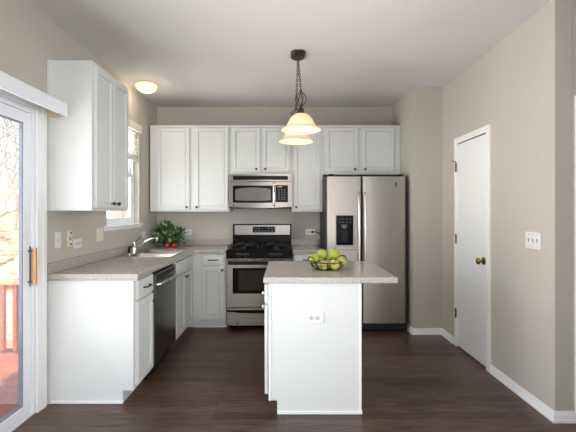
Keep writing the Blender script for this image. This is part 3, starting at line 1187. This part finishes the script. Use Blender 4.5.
b = B(); lathe(b, [(0, 0), (0.011, 0), (0.011, 0.0015), (0, 0.0015)], (mx_(233.9), -0.008, mz(205.3)), '-y', 18)
link('emblem', b, M['pewter'], md_)
b = B(); bowed(b, mx_(275.0), hm, mz(206.6), mz(182.0), 0.002, th=0.045, zb=0.016)
pn = link('side_panel', b, M['steel_h'], m)
b = B(); bowed(b, mx_(275.6), mx_(288.0), mz(202.2), mz(185.2), 0.0045, th=0.006)
kp = link('keypad', b, M['black'], pn)
b = B(); bowed(b, mx_(277.6), mx_(282.0), mz(187.4), mz(186.2), 0.006, th=0.003, n=4)
link('display', b, M['amber'], kp)
for i in range(3):
    for j in range(5):
        u0 = mx_(278.4 + i * 2.7)
        b = B(); bowed(b, u0, u0 + 0.018, mz(190.6 + j * 2.3), mz(189.4 + j * 2.3), 0.006, th=0.003, n=2)
        link('button', b, M['dimbutton'], kp)

# ---------------------------------------------------------------- refrigerator
FX0, FX1, FY = 0.463, 1.395, 4.37
fr = thing('refrigerator', 'side-by-side stainless steel refrigerator with ice and water dispenser', 'refrigerator', (0.929, FY, 0))
fx = lambda x: x - 0.929
b = B(); box(b, fx(FX0), fx(FX1), 0.0, 0.62, 0.03, 1.752)
link('body', b, M['casing'], fr, 0.004)
zt, zb_ = 1.746, 0.094
px = lambda p: fx((p - 284.5) * 4.30 / 384)
pz = lambda y: 1.345 - (y - 212) * 4.30 / 384


def fdoor(name, x0, x1, hole=None):
    b = B()
    if hole is None:
        # gently rounded door edges
        prism(b, [(x0, -0.006), (x0, -0.052), (x0 + 0.012, -0.066), (x0 + 0.04, -0.070), (x1 - 0.04, -0.070), (x1 - 0.012, -0.066), (x1, -0.052), (x1, -0.006)], 'z', zb_, zt)
    else:
        cells(b, [x0, hole[0], hole[1], x1], [zb_, hole[2], hole[3], zt], lambda i, j: not (i == 1 and j == 1), 'y', -0.070, -0.006)
    return link(name, b, M['steel_v'], fr, 0.006, seg=3)


hole = (px(336.0), px(353.4), pz(245.2), pz(224.6))
ld = fdoor('freezer_door', px(327.0), px(361.0), hole)
rd = fdoor('refrigerator_door', px(362.2), px(406.2))
# dispenser
b = B(); cells(b, [px(334.8), px(336.2), px(353.2), px(354.6)], [pz(246.6), pz(245.0), pz(215.6), pz(214.8)], lambda i, j: not (i == 1 and j == 1), 'y', -0.0745, -0.068)
link('dispenser_trim', b, M['steel_h'], ld, 0.002)
b = B()
x0, x1 = px(336.1), px(353.3)
z0, z1, z2 = pz(245.1), pz(224.7), pz(215.6)
box(b, x0, x1, -0.074, -0.069, z1, z2)
dcp = link('dispenser_panel', b, M['black'], ld, 0.002)
for i in range(4):
    for j in range(2):
        u = x0 + 0.028 + i * 0.040
        zz = z1 + 0.022 + j * 0.036
        b = B(); box(b, u, u + 0.022, -0.0755, -0.0735, zz, zz + 0.010)
        link('button', b, M['dimbutton'], dcp)
b = B()
T = [(x0, -0.069, z0), (x1, -0.069, z0), (x1, -0.069, z1), (x0, -0.069, z1)]
U = [(x0 + 0.015, -0.012, z0 + 0.02), (x1 - 0.015, -0.012, z0 + 0.02), (x1 - 0.015, -0.012, z1), (x0 + 0.015, -0.012, z1)]
T = [b.verts.new(p) for p in T]; U = [b.verts.new(p) for p in U]
for k in range(4):
    b.faces.new((T[k], T[(k + 1) % 4], U[(k + 1) % 4], U[k]))
b.faces.new(U)
o = link('dispenser_recess', b, M['black'], ld)
md = o.modifiers.new('thick', 'SOLIDIFY'); md.thickness = 0.002; md.offset = 0
b = B()
xc = (x0 + x1) / 2
lathe(b, [(0, 0), (0.040, 0), (0.030, -0.030), (0.016, -0.045), (0, -0.046)], (xc, -0.040, z1 - 0.001), 'z', 20)
link('dispenser_nozzle', b, M['button'], ld)
b = B(); prism(b, [(-0.03, z1 - 0.06), (-0.055, z0 + 0.04), (-0.05, z0 + 0.035), (-0.022, z1 - 0.06)], 'x', xc - 0.035, xc + 0.035)
link('dispenser_paddle', b, M['blackmat'], ld, 0.003)
# groove below the dispenser
b = B(); box(b, px(327.0) + 0.01, px(357.0), -0.0712, -0.0695, pz(250.0), pz(249.6))
link('groove', b, M['slot'], ld)
for (dd, hxp) in ((ld, 358.6), (rd, 364.7)):
    b = B()
    hx = px(hxp)
    tube(b, [(hx, -0.068, 1.560), (hx, -0.094, 1.545), (hx, -0.108, 1.50), (hx, -0.114, 1.35), (hx, -0.116, 1.10), (hx, -0.114, 0.80), (hx, -0.108, 0.66), (hx, -0.094, 0.615), (hx, -0.068, 0.60)],
         [0.013, 0.013, 0.013, 0.014, 0.014, 0.014, 0.013, 0.013, 0.013], 14)
    link('handle', b, M['handle_steel'], dd)
b = B(); box(b, px(394.3), px(397.2), -0.0725, -0.0695, pz(186.6), pz(182.0))
bd = link('badge', b, M['button'], rd, 0.001)
b = B(); lathe(b, [(0, 0), (0.010, 0), (0.010, 0.001), (0, 0.001)], ((px(394.3) + px(397.2)) / 2, -0.0725, pz(183.8)), '-y', 18)
box(b, px(394.9), px(396.6), -0.0733, -0.0724, pz(186.0), pz(185.5))
link('emblem', b, M['slot'], bd)
for xx in (px(327.0) + 0.05, px(406.2) - 0.05):
    b = B(); box(b, xx - 0.03, xx + 0.03, -0.055, 0.03, 1.7525, 1.772)
    link('hinge_cover', b, M['blackmat'], fr, 0.004)
b = B(); box(b, fx(FX0) + 0.01, fx(FX1) - 0.01, -0.03, -0.001, 0.012, 0.088)
gr = link('grille', b, M['blackmat'], fr, 0.003)
b = B()
for k in range(4):
    box(b, fx(FX0) + 0.03, fx(FX1) - 0.03, -0.033, -0.029, 0.024 + k * 0.015, 0.030 + k * 0.015)
link('grille_slats', b, M['casing'], gr)
for xx in (fx(FX0) + 0.08, fx(FX1) - 0.08):
    b = B(); cyl(b, (xx, 0.05, 0), (xx, 0.05, 0.032), 0.02, seg=14)
    link('foot', b, M['blackmat'], fr)

# ---------------------------------------------------------------- island
isl = thing('kitchen_island', 'white kitchen island cabinet with blank front panel and outlet', 'kitchen island', (-0.104, 2.560, 0))
IW, ID = 0.614, 0.80
b = B(); cells(b, [0.0, 0.055, IW], [0, 0.088, BTOP], lambda i, j: not (i == 0 and j == 0), 'y', 0.0, ID)
link('body', b, M['cab'], isl, 0.0015)
b = B(); box(b, 0.055, IW + 0.008, -0.011, 0, 0, 0.022)
link('shoe_moulding', b, M['trim'], isl, 0.004)
b = B(); box(b, IW, IW + 0.008, 0, ID, 0, 0.022)
link('shoe_moulding', b, M['trim'], isl, 0.004)
b = B(); box(b, IW - 0.012, IW + 0.003, -0.004, 0.012, 0.022, BTOP)
link('corner_strip', b, M['trim'], isl, 0.0015)
b = B(); box(b, -0.002, 0.012, -0.004, 0.012, 0.088, BTOP)
link('corner_strip', b, M['trim'], isl, 0.0015)


def side_door(z0, z1, y0, y1, kz, ky, nm):
    """fronts on the island's left side: face looks towards -x"""
    b = B()
    st = 0.045 if nm == 'door' else 0.006
    dp_ = 0.008 if nm == 'door' else 0.0
    rings = [(0, -0.010), (0, -0.027), (0.0025, -0.030)]
    if nm == 'door':
        rings += [(st, -0.030), (st + 0.008, -0.024), (st + 0.018, -0.0215)]
    loops = [[b.verts.new(p) for p in ((x, y0 + i, z0 + i), (x, y1 - i, z0 + i), (x, y1 - i, z1 - i), (x, y0 + i, z1 - i))] for i, x in rings]
    b.faces.new(loops[0])
    for p, q in zip(loops, loops[1:]):
        for k in range(4):
            b.faces.new((p[k], p[(k + 1) % 4], q[(k + 1) % 4], q[k]))
    b.faces.new(loops[-1])
    o = link(nm, b, M['cab'], isl, smooth=False)
    b = B()
    lathe(b, [(0, 0), (0.007, 0), (0.006, 0.006), (0.011, 0.010), (0.012, 0.014), (0.009, 0.018), (0, 0.0185)], (-0.030, ky, kz), '-x', 14)
    link('knob', b, M['chrome'], o)
    return o


b = B(); box(b, -0.010, 0.0, 0.06, ID - 0.01, 0.10, BTOP - 0.02)
link('face_frame', b, M['cab'], isl)
for (y0, y1, ky) in ((0.030, 0.395, 0.06), (0.405, 0.77, 0.435)):
    side_door(0.735, 0.855, y0, y1, 0.79, (y0 + y1) / 2 if y0 > 0.1 else 0.075, 'drawer')
    side_door(0.118, 0.715, y0, y1, 0.70, ky, 'door')

ict = thing('countertop', 'speckled grey island countertop overhanging to the right', 'countertop', (-0.140, 2.530, CZ0))
b = B(); box(b, 0, 0.890, 0, 0.850, 0.0, 0.040)
link('slab', b, M['counter2'], ict, 0.007, seg=3)
IZ = CZ0 + 0.040

# ---------------------------------------------------------------- outlets and switches


def duplex(name, label, loc, rz, horizontal=True, plate='plate', cat='outlet', group='wall outlets'):
    o = thing(name, label, cat, loc, rz, group)
    w, h = (0.124, 0.074) if horizontal else (0.074, 0.118)
    b = B(); box(b, -w / 2, w / 2, -0.006, -0.0004, -h / 2, h / 2)
    link('cover_plate', b, M[plate], o, 0.003)
    for s in (-1, 1):
        c0 = (s * 0.021, 0) if horizontal else (0, s * 0.021)
        b = B(); lathe(b, [(0, 0), (0.0165, 0), (0.0165, 0.002), (0, 0.002)], (c0[0], -0.006, c0[1]), '-y', 18)
        f_ = link('socket', b, M['outlet_face'], o)
        b = B()
        for q in (-1, 1):
            if horizontal:
                box(b, c0[0] - 0.004, c0[0] + 0.006, -0.0090, -0.0075, c0[1] + q * 0.0065 - 0.0018, c0[1] + q * 0.0065 + 0.0018)
            else:
                box(b, c0[0] + q * 0.006 - 0.0013, c0[0] + q * 0.006 + 0.0013, -0.0090, -0.0075, c0[1] - 0.004, c0[1] + 0.005)
        lathe(b, [(0, 0), (0.0028, 0), (0.0028, 0.0015), (0, 0.0015)], (c0[0] - (0.010 if horizontal else 0), -0.0075, c0[1] - (0 if horizontal else 0.010)), '-y', 10)
        link('slots', b, M['slot'], f_)
    b = B(); lathe(b, [(0, 0), (0.0035, 0), (0.003, 0.0015), (0, 0.0015)], (0, -0.006, 0), '-y', 10)
    link('screw', b, M['plate'], o)
    return o


def toggles(name, label, loc, rz, n, group='wall switches', plate='plate', rocker=False):
    o = thing(name, label, 'light switch', loc, rz, group)
    w = 0.073 + (n - 1) * 0.046
    b = B(); box(b, -w / 2, w / 2, -0.006, -0.0004, -0.059, 0.059)
    link('cover_plate', b, M[plate], o, 0.003)
    for i in range(n):
        x = (i - (n - 1) / 2) * 0.046
        if rocker:
            b = B(); box(b, x - 0.016, x + 0.016, -0.0085, -0.006, -0.033, 0.033)
            link('rocker', b, M['almond'], o, 0.002)
        else:
            b = B(); box(b, x - 0.006, x + 0.006, -0.0072, -0.006, -0.013, 0.013)
            s_ = link('toggle_slot', b, M['button'], o)
            b = B(); prism(b, [(-0.0065, -0.006), (-0.017, 0.004), (-0.017, 0.010), (-0.0065, 0.006)], 'x', x - 0.004, x + 0.004)
            link('toggle', b, M['plate'], s_, 0.001)
        b = B()
        for q in (-1, 1):
            lathe(b, [(0, 0), (0.003, 0), (0.0025, 0.0015), (0, 0.0015)], (x, -0.006, q * 0.042), '-y', 10)
        link('screws', b, M['button'], o)
    return o


duplex('wall_outlet', 'white duplex outlet on the island front panel', ((314.5 - 284.5) * 2.56 / 384, 2.56, 1.345 - (317.8 - 212) * 2.56 / 384), 0)
duplex('wall_outlet', 'white duplex outlet on the back wall beside the leafy plant', (-1.273, YB, 1.082), 0)
duplex('wall_outlet', 'white outlet behind the fruit basket with a black cord plugged in', (0.340, YB, 1.085), 0)
LW = PI / 2
duplex('wall_outlet', 'white sideways outlet low on the left wall below the phone plate', (XL, 3.088, 1.092), LW)
duplex('wall_outlet', 'small outlet on the left wall above the faucet, right of the window sill', (XL, 4.545, 1.078), LW)
toggles('light_switch', 'white single switch plate nearest the patio door', (XL, 2.815, 1.139), LW, 1)
toggles('light_switch', 'white double rocker switch plate below the wall cabinet, left of the window', (XL, 3.458, 1.145), LW, 2, rocker=True)
toggles('light_switch', 'white triple toggle switch plate on the right wall', (XR, 2.672, 1.147), -PI / 2, 3)
ph = thing('phone_plate', 'almond telephone wall plate between two white plates on the left wall', 'phone jack', (XL, 2.972, 1.140), LW)
b = B(); box(b, -0.036, 0.036, -0.006, -0.0004, -0.062, 0.062)
link('cover_plate', b, M['almond'], ph, 0.003)
for q in (-1, 1):
    b = B(); lathe(b, [(0, 0), (0.0045, 0), (0.004, 0.006), (0.007, 0.008), (0.007, 0.011), (0, 0.012)], (0, -0.006, q * 0.044), '-y', 12)
    link('stud', b, M['brass'], ph)
b = B(); box(b, -0.008, 0.008, -0.0085, -0.006, -0.010, 0.008)
link('jack', b, M['slot'], ph)

# cord plugged in behind the basket
cd = thing('power_cord', 'black power cord running from the back wall outlet towards the refrigerator', 'cord', (0.361, YB - 0.009, 1.085))
b = B(); box(b, -0.014, 0.016, -0.030, 0.0, -0.012, 0.012)
link('plug', b, M['blackmat'], cd, 0.004)
b = B(); tube(b, [(0.012, -0.026, 0), (0.03, -0.06, 0.004), (0.055, -0.18, 0.004), (0.078, -0.33, -0.008), (0.084, -0.40, -0.030), (0.085, -0.41, -0.08), (0.083, -0.41, -0.13), (0.080, -0.40, -0.159), (0.04, -0.34, -0.163)], 0.0055, 8)
link('cable', b, M['blackmat'], cd)

# ---------------------------------------------------------------- fruit basket and apples
BX, BY = 0.323, 2.90
bk = thing('fruit_basket', 'dark wire basket of apples on the island countertop', 'basket', (BX, BY, IZ), 0.42)
RX_, RY_ = 0.142, 0.105


def ell(rx, ry, z, n=40, wob=0.0):
    return [(rx * math.cos(2 * PI * k / n), ry * math.sin(2 * PI * k / n), z + wob * math.cos(4 * PI * k / n)) for k in range(n)]


b = B(); tube(b, ell(0.092, 0.068, 0.004), 0.0035, 6, closed=True)
link('base_ring', b, M['wire'], bk)
b = B(); tube(b, ell(RX_, RY_, 0.060, wob=0.006), 0.0042, 8, closed=True)
link('rim', b, M['wire'], bk)
b = B()
tube(b, ell(0.128, 0.095, 0.036), 0.0026, 6, closed=True)
for k in range(16):
    a = 2 * PI * k / 16
    ca, sa = math.cos(a), math.sin(a)
    tube(b, [(0.092 * ca, 0.068 * sa, 0.004), (0.116 * ca, 0.086 * sa, 0.016), (0.130 * ca, 0.096 * sa, 0.036), (RX_ * ca, RY_ * sa, 0.060 + 0.006 * math.cos(2 * a))], 0.0025, 6)
for yy in (-0.035, 0, 0.035):
    xx = 0.092 * math.sqrt(1 - (yy / 0.068) ** 2)
    tube(b, [(-xx, yy, 0.004), (xx, yy, 0.004)], 0.0025, 6)
link('wirework', b, M['wire'], bk)
for s in (-1, 1):
    b = B()
    pts = []
    for k in range(13):
        t = PI * k / 12
        pts.append((s * (RX_ - 0.012 + 0.012 * math.sin(t)), -0.055 * math.cos(t), 0.062 + 0.036 * math.sin(t)))
    tube(b, pts, 0.004, 8)
    link('handle', b, M['wire'], bk)


def apple(name, label, loc, r, m, cat, group, tilt=(0, 0, 0)):
    o = thing(name, label, cat, loc, 0, group)
    o.rotation_euler = tilt
    prof = []
    n = 18
    for i in range(n + 1):
        t = PI * i / n
        rr = math.sin(t) * (1.0 + 0.05 * math.cos(t))
        zz = -math.cos(t) * 0.92
        dip = math.exp(-(math.sin(t) / 0.28) ** 2)
        zz += (-0.20 if zz > 0 else 0.13) * dip
        prof.append((rr * r if 0 < i < n else 0, zz * r + 0.85 * r))
    b = B(); lathe(b, prof, seg=28)
    for v_ in b.verts:
        a = math.atan2(v_.co.y, v_.co.x)
        k = 1 + 0.018 * math.cos(5 * a)
        v_.co.x *= k; v_.co.y *= k
    link('flesh', b, m, o)
    b = B(); tube(b, [(0, 0, 1.52 * r), (0.002, 0.001, 1.72 * r), (0.006, 0.002, 1.92 * r)], [0.0018, 0.0016, 0.0022], 6)
    link('stem', b, M['stem'], o)
    return o


G = 'apples in the wire basket'
ga, ya = M['apple_green'], M['apple_yellow']
apple('apple', 'green apple at the left end of the basket, behind the raised handle', (BX - 0.096, BY - 0.008, IZ + 0.049), 0.0415, ga, 'apple', G, (0.1, -0.15, 0))
apple('apple', 'yellow-green apple low in front of the basket, left of centre', (BX - 0.036, BY - 0.048, IZ + 0.012), 0.038, ya, 'apple', G, (0.5, 0.1, 0))
apple('apple', 'yellow-green apple low in front of the basket, right of centre', (BX + 0.040, BY - 0.040, IZ + 0.014), 0.040, ya, 'apple', G, (0.55, 0.2, 0))
apple('apple', 'pale yellow apple at the right end of the basket', (BX + 0.096, BY + 0.006, IZ + 0.036), 0.036, ya, 'apple', G, (0.2, 0.4, 0))
apple('apple', 'green apple on top of the pile, left of the biggest one', (BX - 0.034, BY + 0.020, IZ + 0.077), 0.041, ga, 'apple', G, (0.05, -0.1, 0))
apple('apple', 'large green apple on top of the pile, right of centre', (BX + 0.046, BY + 0.018, IZ + 0.078), 0.0455, ga, 'apple', G, (0.1, 0.15, 0))
apple('apple', 'yellow-green apple under the pile at the back of the basket', (BX + 0.000, BY + 0.046, IZ + 0.012), 0.037, ya, 'apple', G, (0.3, 0.3, 0))

# ---------------------------------------------------------------- corner plant and red apples
pl = thing('potted_plant', 'bushy green leafy plant in the corner of the counter', 'plant', (-1.46, 4.80, CZ1))
b = B(); lathe(b, [(0, 0), (0.050, 0), (0.055, 0.01), (0.068, 0.085), (0.072, 0.09), (0.072, 0.10), (0.062, 0.10), (0.060, 0.085), (0, 0.085)])
link('pot', b, M['pot'], pl)
rng = random.Random(11)


def leaf_add(b, base, d, ln, wd_, roll):
    d = Vector(d).normalized()
    a, c_ = frame_axes(d)
    side = (a * math.cos(roll) + c_ * math.sin(roll))
    nrm = d.cross(side).normalized()
    base = Vector(base)
    rows = []
    for t, w in ((0.0, 0.06), (0.25, 0.8), (0.5, 1.0), (0.78, 0.6), (1.0, 0.02)):
        cen = base + d * ln * t - nrm * ln * 0.22 * t * t
        rows.append((cen - side * wd_ * w / 2 + nrm * wd_ * 0.12 * w, cen, cen + side * wd_ * w / 2 + nrm * wd_ * 0.12 * w))
    V = [[b.verts.new(p) for p in r_] for r_ in rows]
    for i in range(4):
        for j in range(2):
            b.faces.new((V[i][j], V[i + 1][j], V[i + 1][j + 1], V[i][j + 1]))


LEFTLIM, BACKLIM = XL + 0.03 + 1.46, YB - 0.03 - 4.80


def clamp_bush(b):
    for v_ in b.verts:
        v_.co.x = max(v_.co.x, LEFTLIM)
        v_.co.y = min(v_.co.y, BACKLIM)
        v_.co.z = max(v_.co.z, 0.004)


b1, b2, st_ = B(), B(), B()
for k in range(330):
    right = k > 245
    if right:
        u = rng.uniform(0.02, 0.15)
        p = Vector((0.02 + u, rng.uniform(-0.10, 0.09), 0.06 + rng.uniform(-0.05, 0.10) + u * 0.35))
    else:
        th, ph_ = rng.uniform(0, 2 * PI), math.acos(rng.uniform(-0.75, 1))
        rr = rng.uniform(0.6, 1.0)
        p = Vector((0.125 * rr * math.sin(ph_) * math.cos(th) - 0.02, 0.13 * rr * math.sin(ph_) * math.sin(th) - 0.01, 0.142 + 0.145 * rr * math.cos(ph_)))
    dr_ = (p - Vector((0.02 if not right else 0.06, 0, 0.10)))
    dr_ += Vector((rng.uniform(-1, 1), rng.uniform(-1, 1), rng.uniform(-0.8, 0.8))) * 0.10
    leaf_add(b1 if rng.random() < 0.72 else b2, p, dr_, rng.uniform(0.045, 0.072), rng.uniform(0.030, 0.046), rng.uniform(0, PI))
    if k % 9 == 0:
        tube(st_, [(rng.uniform(-0.03, 0.03), rng.uniform(-0.03, 0.03), 0.085), tuple(p * 0.6 + Vector((0, 0, 0.06))), tuple(p)], 0.002, 5)
for bb in (b1, b2, st_):
    clamp_bush(bb)
link('leaves', b1, M['leaf'], pl)
link('pale_leaves', b2, M['leaf2'], pl)
link('stems', st_, M['leaf'], pl)
GA = 'red apples by the plant'
apple('apple', 'shiny red apple before the corner plant, the left of the two', ((167.4 - 284.5) * 4.63 / 384, 4.63, CZ1 + 0.003), 0.032, M['apple_red'], 'apple', GA)
apple('apple', 'shiny red apple before the corner plant, the right of the two', ((174.4 - 284.5) * 4.64 / 384, 4.64, CZ1 + 0.003), 0.032, M['apple_red'], 'apple', GA)

# ---------------------------------------------------------------- pendant lamp over the island
PX, PY = 0.117, 3.335
pd = thing('pendant_light', 'bronze chain pendant with two cream glass bell shades above the island', 'pendant light', (PX, PY, H))
b = B()
oc = lambda rx, ry: [(rx * 0.55, ry), (-rx * 0.55, ry), (-rx, ry * 0.6), (-rx, -ry * 0.6), (-rx * 0.55, -ry), (rx * 0.55, -ry), (rx, -ry * 0.6), (rx, ry * 0.6)]
rows = [[b.verts.new((x, y, z)) for x, y in oc(rx, ry)] for rx, ry, z in ((0.064, 0.098, -0.0005), (0.064, 0.098, -0.010), (0.052, 0.080, -0.026), (0.034, 0.050, -0.030))]
b.faces.new(rows[0]); b.faces.new(rows[-1][::-1])
for p, q in zip(rows, rows[1:]):
    for k in range(8):
        b.faces.new((p[k], p[(k + 1) % 8], q[(k + 1) % 8], q[k]))
lathe(b, [(0, -0.030), (0.014, -0.030), (0.010, -0.044), (0, -0.046)], seg=14)
link('canopy', b, M['bronze'], pd, 0.002)


def chain(b, p0, p1, ln=0.036, wr=0.0028, wid=0.0085):
    p0, p1 = Vector(p0), Vector(p1)
    d = (p1 - p0)
    n = max(1, round(d.length / (ln * 0.74)))
    a, c_ = frame_axes(d)
    u = d.normalized()
    for i in range(n):
        cen = p0 + d * ((i + 0.5) / n)
        s = a if i % 2 else c_
        pts = []
        for k in range(12):
            t = 2 * PI * k / 12
            pts.append(cen + u * (ln / 2) * math.cos(t) + s * wid * math.sin(t))
        tube(b, pts, wr, 5, closed=True)


def pendant(dx, dy, glow):
    ztop = 2.345 - H
    b = B(); chain(b, (0, 0, -0.045), (dx, dy, ztop))
    link('chain', b, M['bronze'], pd)
    b = B()
    for k in range(7):
        a = 2 * PI * k / 7
        pts = []
        for t in range(13):
            q = t / 12
            rr = 0.006 + 0.042 * math.sin(PI * q) ** 0.8
            tw = a + 0.7 * q
            pts.append((dx + rr * math.cos(tw), dy + rr * math.sin(tw), ztop - 0.118 * q))
        tube(b, pts, 0.0035, 6)
    lathe(b, [(0, 0.012), (0.008, 0.010), (0.011, 0.002), (0.006, -0.006), (0, -0.006)], (dx, dy, ztop), seg=12)
    link('cage', b, M['bronze'], pd)
    b = B()
    lathe(b, [(0, 0), (0.010, 0), (0.012, -0.010), (0.022, -0.020), (0.026, -0.050), (0.034, -0.062), (0, -0.062)], (dx, dy, ztop - 0.116), seg=18)
    link('socket_cap', b, M['bronze'], pd)
    z0 = 2.024 - H
    pr = [(0.030, 0.140), (0.050, 0.134), (0.075, 0.118), (0.095, 0.092), (0.110, 0.062), (0.126, 0.036), (0.146, 0.018), (0.165, 0.008), (0.167, 0.002), (0.162, 0.0)]
    inner = [(r_ - 0.004, h_ - 0.003) for r_, h_ in pr[:-2]][::-1]
    b = B(); lathe(b, pr + inner, (dx, dy, z0), seg=40)
    link('shade', b, M['shade'], pd)
    b = B(); lathe(b, [(0, 0.0), (0.022, 0.010), (0.030, 0.03), (0.022, 0.055), (0.013, 0.07), (0.013, 0.095), (0, 0.095)], (dx, dy, z0 + 0.038), seg=16)
    link('bulb', b, M['dome'], pd)
    light('pendant_bulb', 'POINT', (PX + dx, PY + dy, H + z0 + 0.020), glow, (1.0, 0.85, 0.66), radius=0.03)


pendant(0.1375 - PX, 3.20 - PY, 2.5)
pendant(0.111 - PX, 3.72 - PY, 2.5)
b = B(); cyl(b, (0.1375 - PX, 3.20 - PY, 2.345 - H), (0.111 - PX, 3.72 - PY, 2.345 - H), 0.004, seg=8)
link('spreader_bar', b, M['bronze'], pd)

# flush light above the sink
cl = thing('ceiling_light', 'small flush dome ceiling light glowing above the sink', 'ceiling light', (-1.475, 4.10, H))
b = B(); lathe(b, [(0, -0.0005), (0.098, -0.0005), (0.100, -0.010), (0.094, -0.018), (0, -0.018)], seg=32)
link('base', b, M['plate'], cl)
b = B(); lathe(b, [(0.092, -0.016), (0.108, -0.022), (0.108, -0.040), (0.095, -0.066), (0.066, -0.086), (0.03, -0.095), (0, -0.097)], seg=32)
link('dome', b, M['dome'], cl)
light('sink_bulb', 'POINT', (-1.475, 4.10, H - 0.14), 2.0, (1.0, 0.84, 0.64), radius=0.05)

# ---------------------------------------------------------------- outside: deck, railing, slope, trees
DKZ = -0.18
b = B(); box(b, -6.5, XL - 0.16, -1.5, 4.6, DKZ - 0.06, DKZ)
tag(link('deck', b, M['deck']), 'red-brown board deck outside the patio door', 'deck')
o = bpy.data.objects['deck']; del o['category']; o['kind'] = 'structure'
ra = thing('deck_railing', 'sunlit wooden deck railing with square balusters outside the patio door', 'railing', (-4.0, 4.15, DKZ))
RH = 0.785
b = B(); box(b, -2.4, 2.15, -0.07, 0.07, RH - 0.035, RH)
link('top_rail', b, M['rail'], ra, 0.004)
b = B(); box(b, -2.4, 2.15, -0.02, 0.02, RH - 0.125, RH - 0.036)
link('upper_rail', b, M['rail'], ra, 0.003)
b = B(); box(b, -2.4, 2.15, -0.02, 0.02, 0.06, 0.15)
link('lower_rail', b, M['rail'], ra, 0.003)
x = -2.25
while x < 2.1:
    b = B(); box(b, x - 0.022, x + 0.022, -0.062, -0.0205, 0.04, RH - 0.036)
    link('baluster', b, M['rail_dark'], ra, 0.003)
    x += 0.135
for x in (-2.36, 0.0, 2.1):
    b = B(); box(b, x - 0.05, x + 0.05, 0.021, 0.11, 0.0, RH - 0.036)
    link('post', b, M['rail'], ra, 0.004)

# hillside rising away from the house
b = B()
nx, ny = 44, 44
gv = []
rg = random.Random(5)
for i in range(nx + 1):
    row = []
    for j in range(ny + 1):
        x = -60 + (58.0) * i / nx
        y = -12 + 82.0 * j / ny
        dist = max(0, math.hypot(x + 2, max(0, y - 3) * 0.8) - 5.5)
        z = -0.75 + 0.135 * dist + 0.35 * math.sin(x * 0.31 + y * 0.17) * min(1, dist / 8) + rg.uniform(-0.06, 0.06)
        row.append(b.verts.new((x, y, z)))
    gv.append(row)
for i in range(nx):
    for j in range(ny):
        b.faces.new((gv[i][j], gv[i + 1][j], gv[i + 1][j + 1], gv[i][j + 1]))
hill = link('hillside', b, M['hill'])
hill['kind'] = 'structure'
hill['label'] = 'tan leaf-covered slope beyond the deck'


def hill_z(x, y):
    dist = max(0, math.hypot(x + 2, max(0, y - 3) * 0.8) - 5.5)
    return -0.75 + 0.135 * dist + 0.35 * math.sin(x * 0.31 + y * 0.17) * min(1, dist / 8)


def tree(label, x, y, h, seed):
    g = random.Random(seed)
    t = thing('bare_tree', label, 'tree', (x, y, hill_z(x, y) - 0.1), 0, 'bare trees beyond the deck')
    bt, bb = B(), B()
    trunk = [Vector((0, 0, 0))]
    for k in range(1, 7):
        trunk.append(Vector((trunk[-1].x + g.uniform(-0.12, 0.12), trunk[-1].y + g.uniform(-0.12, 0.12), h * k / 6)))
    r0 = h * 0.014
    tube(bt, trunk, [r0 * (1 - 0.14 * k) for k in range(7)], 7)

    def grow(p, d, ln, r, depth):
        pts = [p]
        for k in range(3):
            d = (d + Vector((g.uniform(-.25, .25), g.uniform(-.25, .25), g.uniform(-.05, .2)))).normalized()
            pts.append(pts[-1] + d * ln / 3)
        tube(bb, pts, [r, r * 0.8, r * 0.6, r * 0.4], 4, caps=False)
        if depth:
            for k in range(4):
                q = pts[1 + k % 3]
                nd = (d + Vector((g.uniform(-1, 1), g.uniform(-1, 1), g.uniform(-.4, .8)))).normalized()
                grow(q, nd, ln * g.uniform(0.5, 0.7), r * 0.6, depth - 1)
    for k in range(14):
        i = 1 + k % 5
        q = trunk[i].lerp(trunk[i + 1], g.random())
        a = g.uniform(0, 2 * PI)
        grow(q, Vector((math.cos(a), math.sin(a), g.uniform(0.2, 0.9))).normalized(), h * g.uniform(0.16, 0.28), r0 * 0.35, 2)
    link('trunk', bt, M['bark'], t)
    link('branches', bb, M['twig'], t)


tree('tall bare tree on the slope, nearest the patio door', -8.6, 11.4, 5.2, 1)
tree('bare tree farther up the slope, behind the nearest one', -13.0, 18.4, 7.0, 2)
tree('thin bare tree at the far left of the slope', -11.4, 14.6, 5.5, 3)
tree('distant bare tree at the top of the slope', -20.0, 28.0, 8.0, 4)
tree('bare tree seen through the window above the sink', -9.0, 21.0, 7.0, 6)
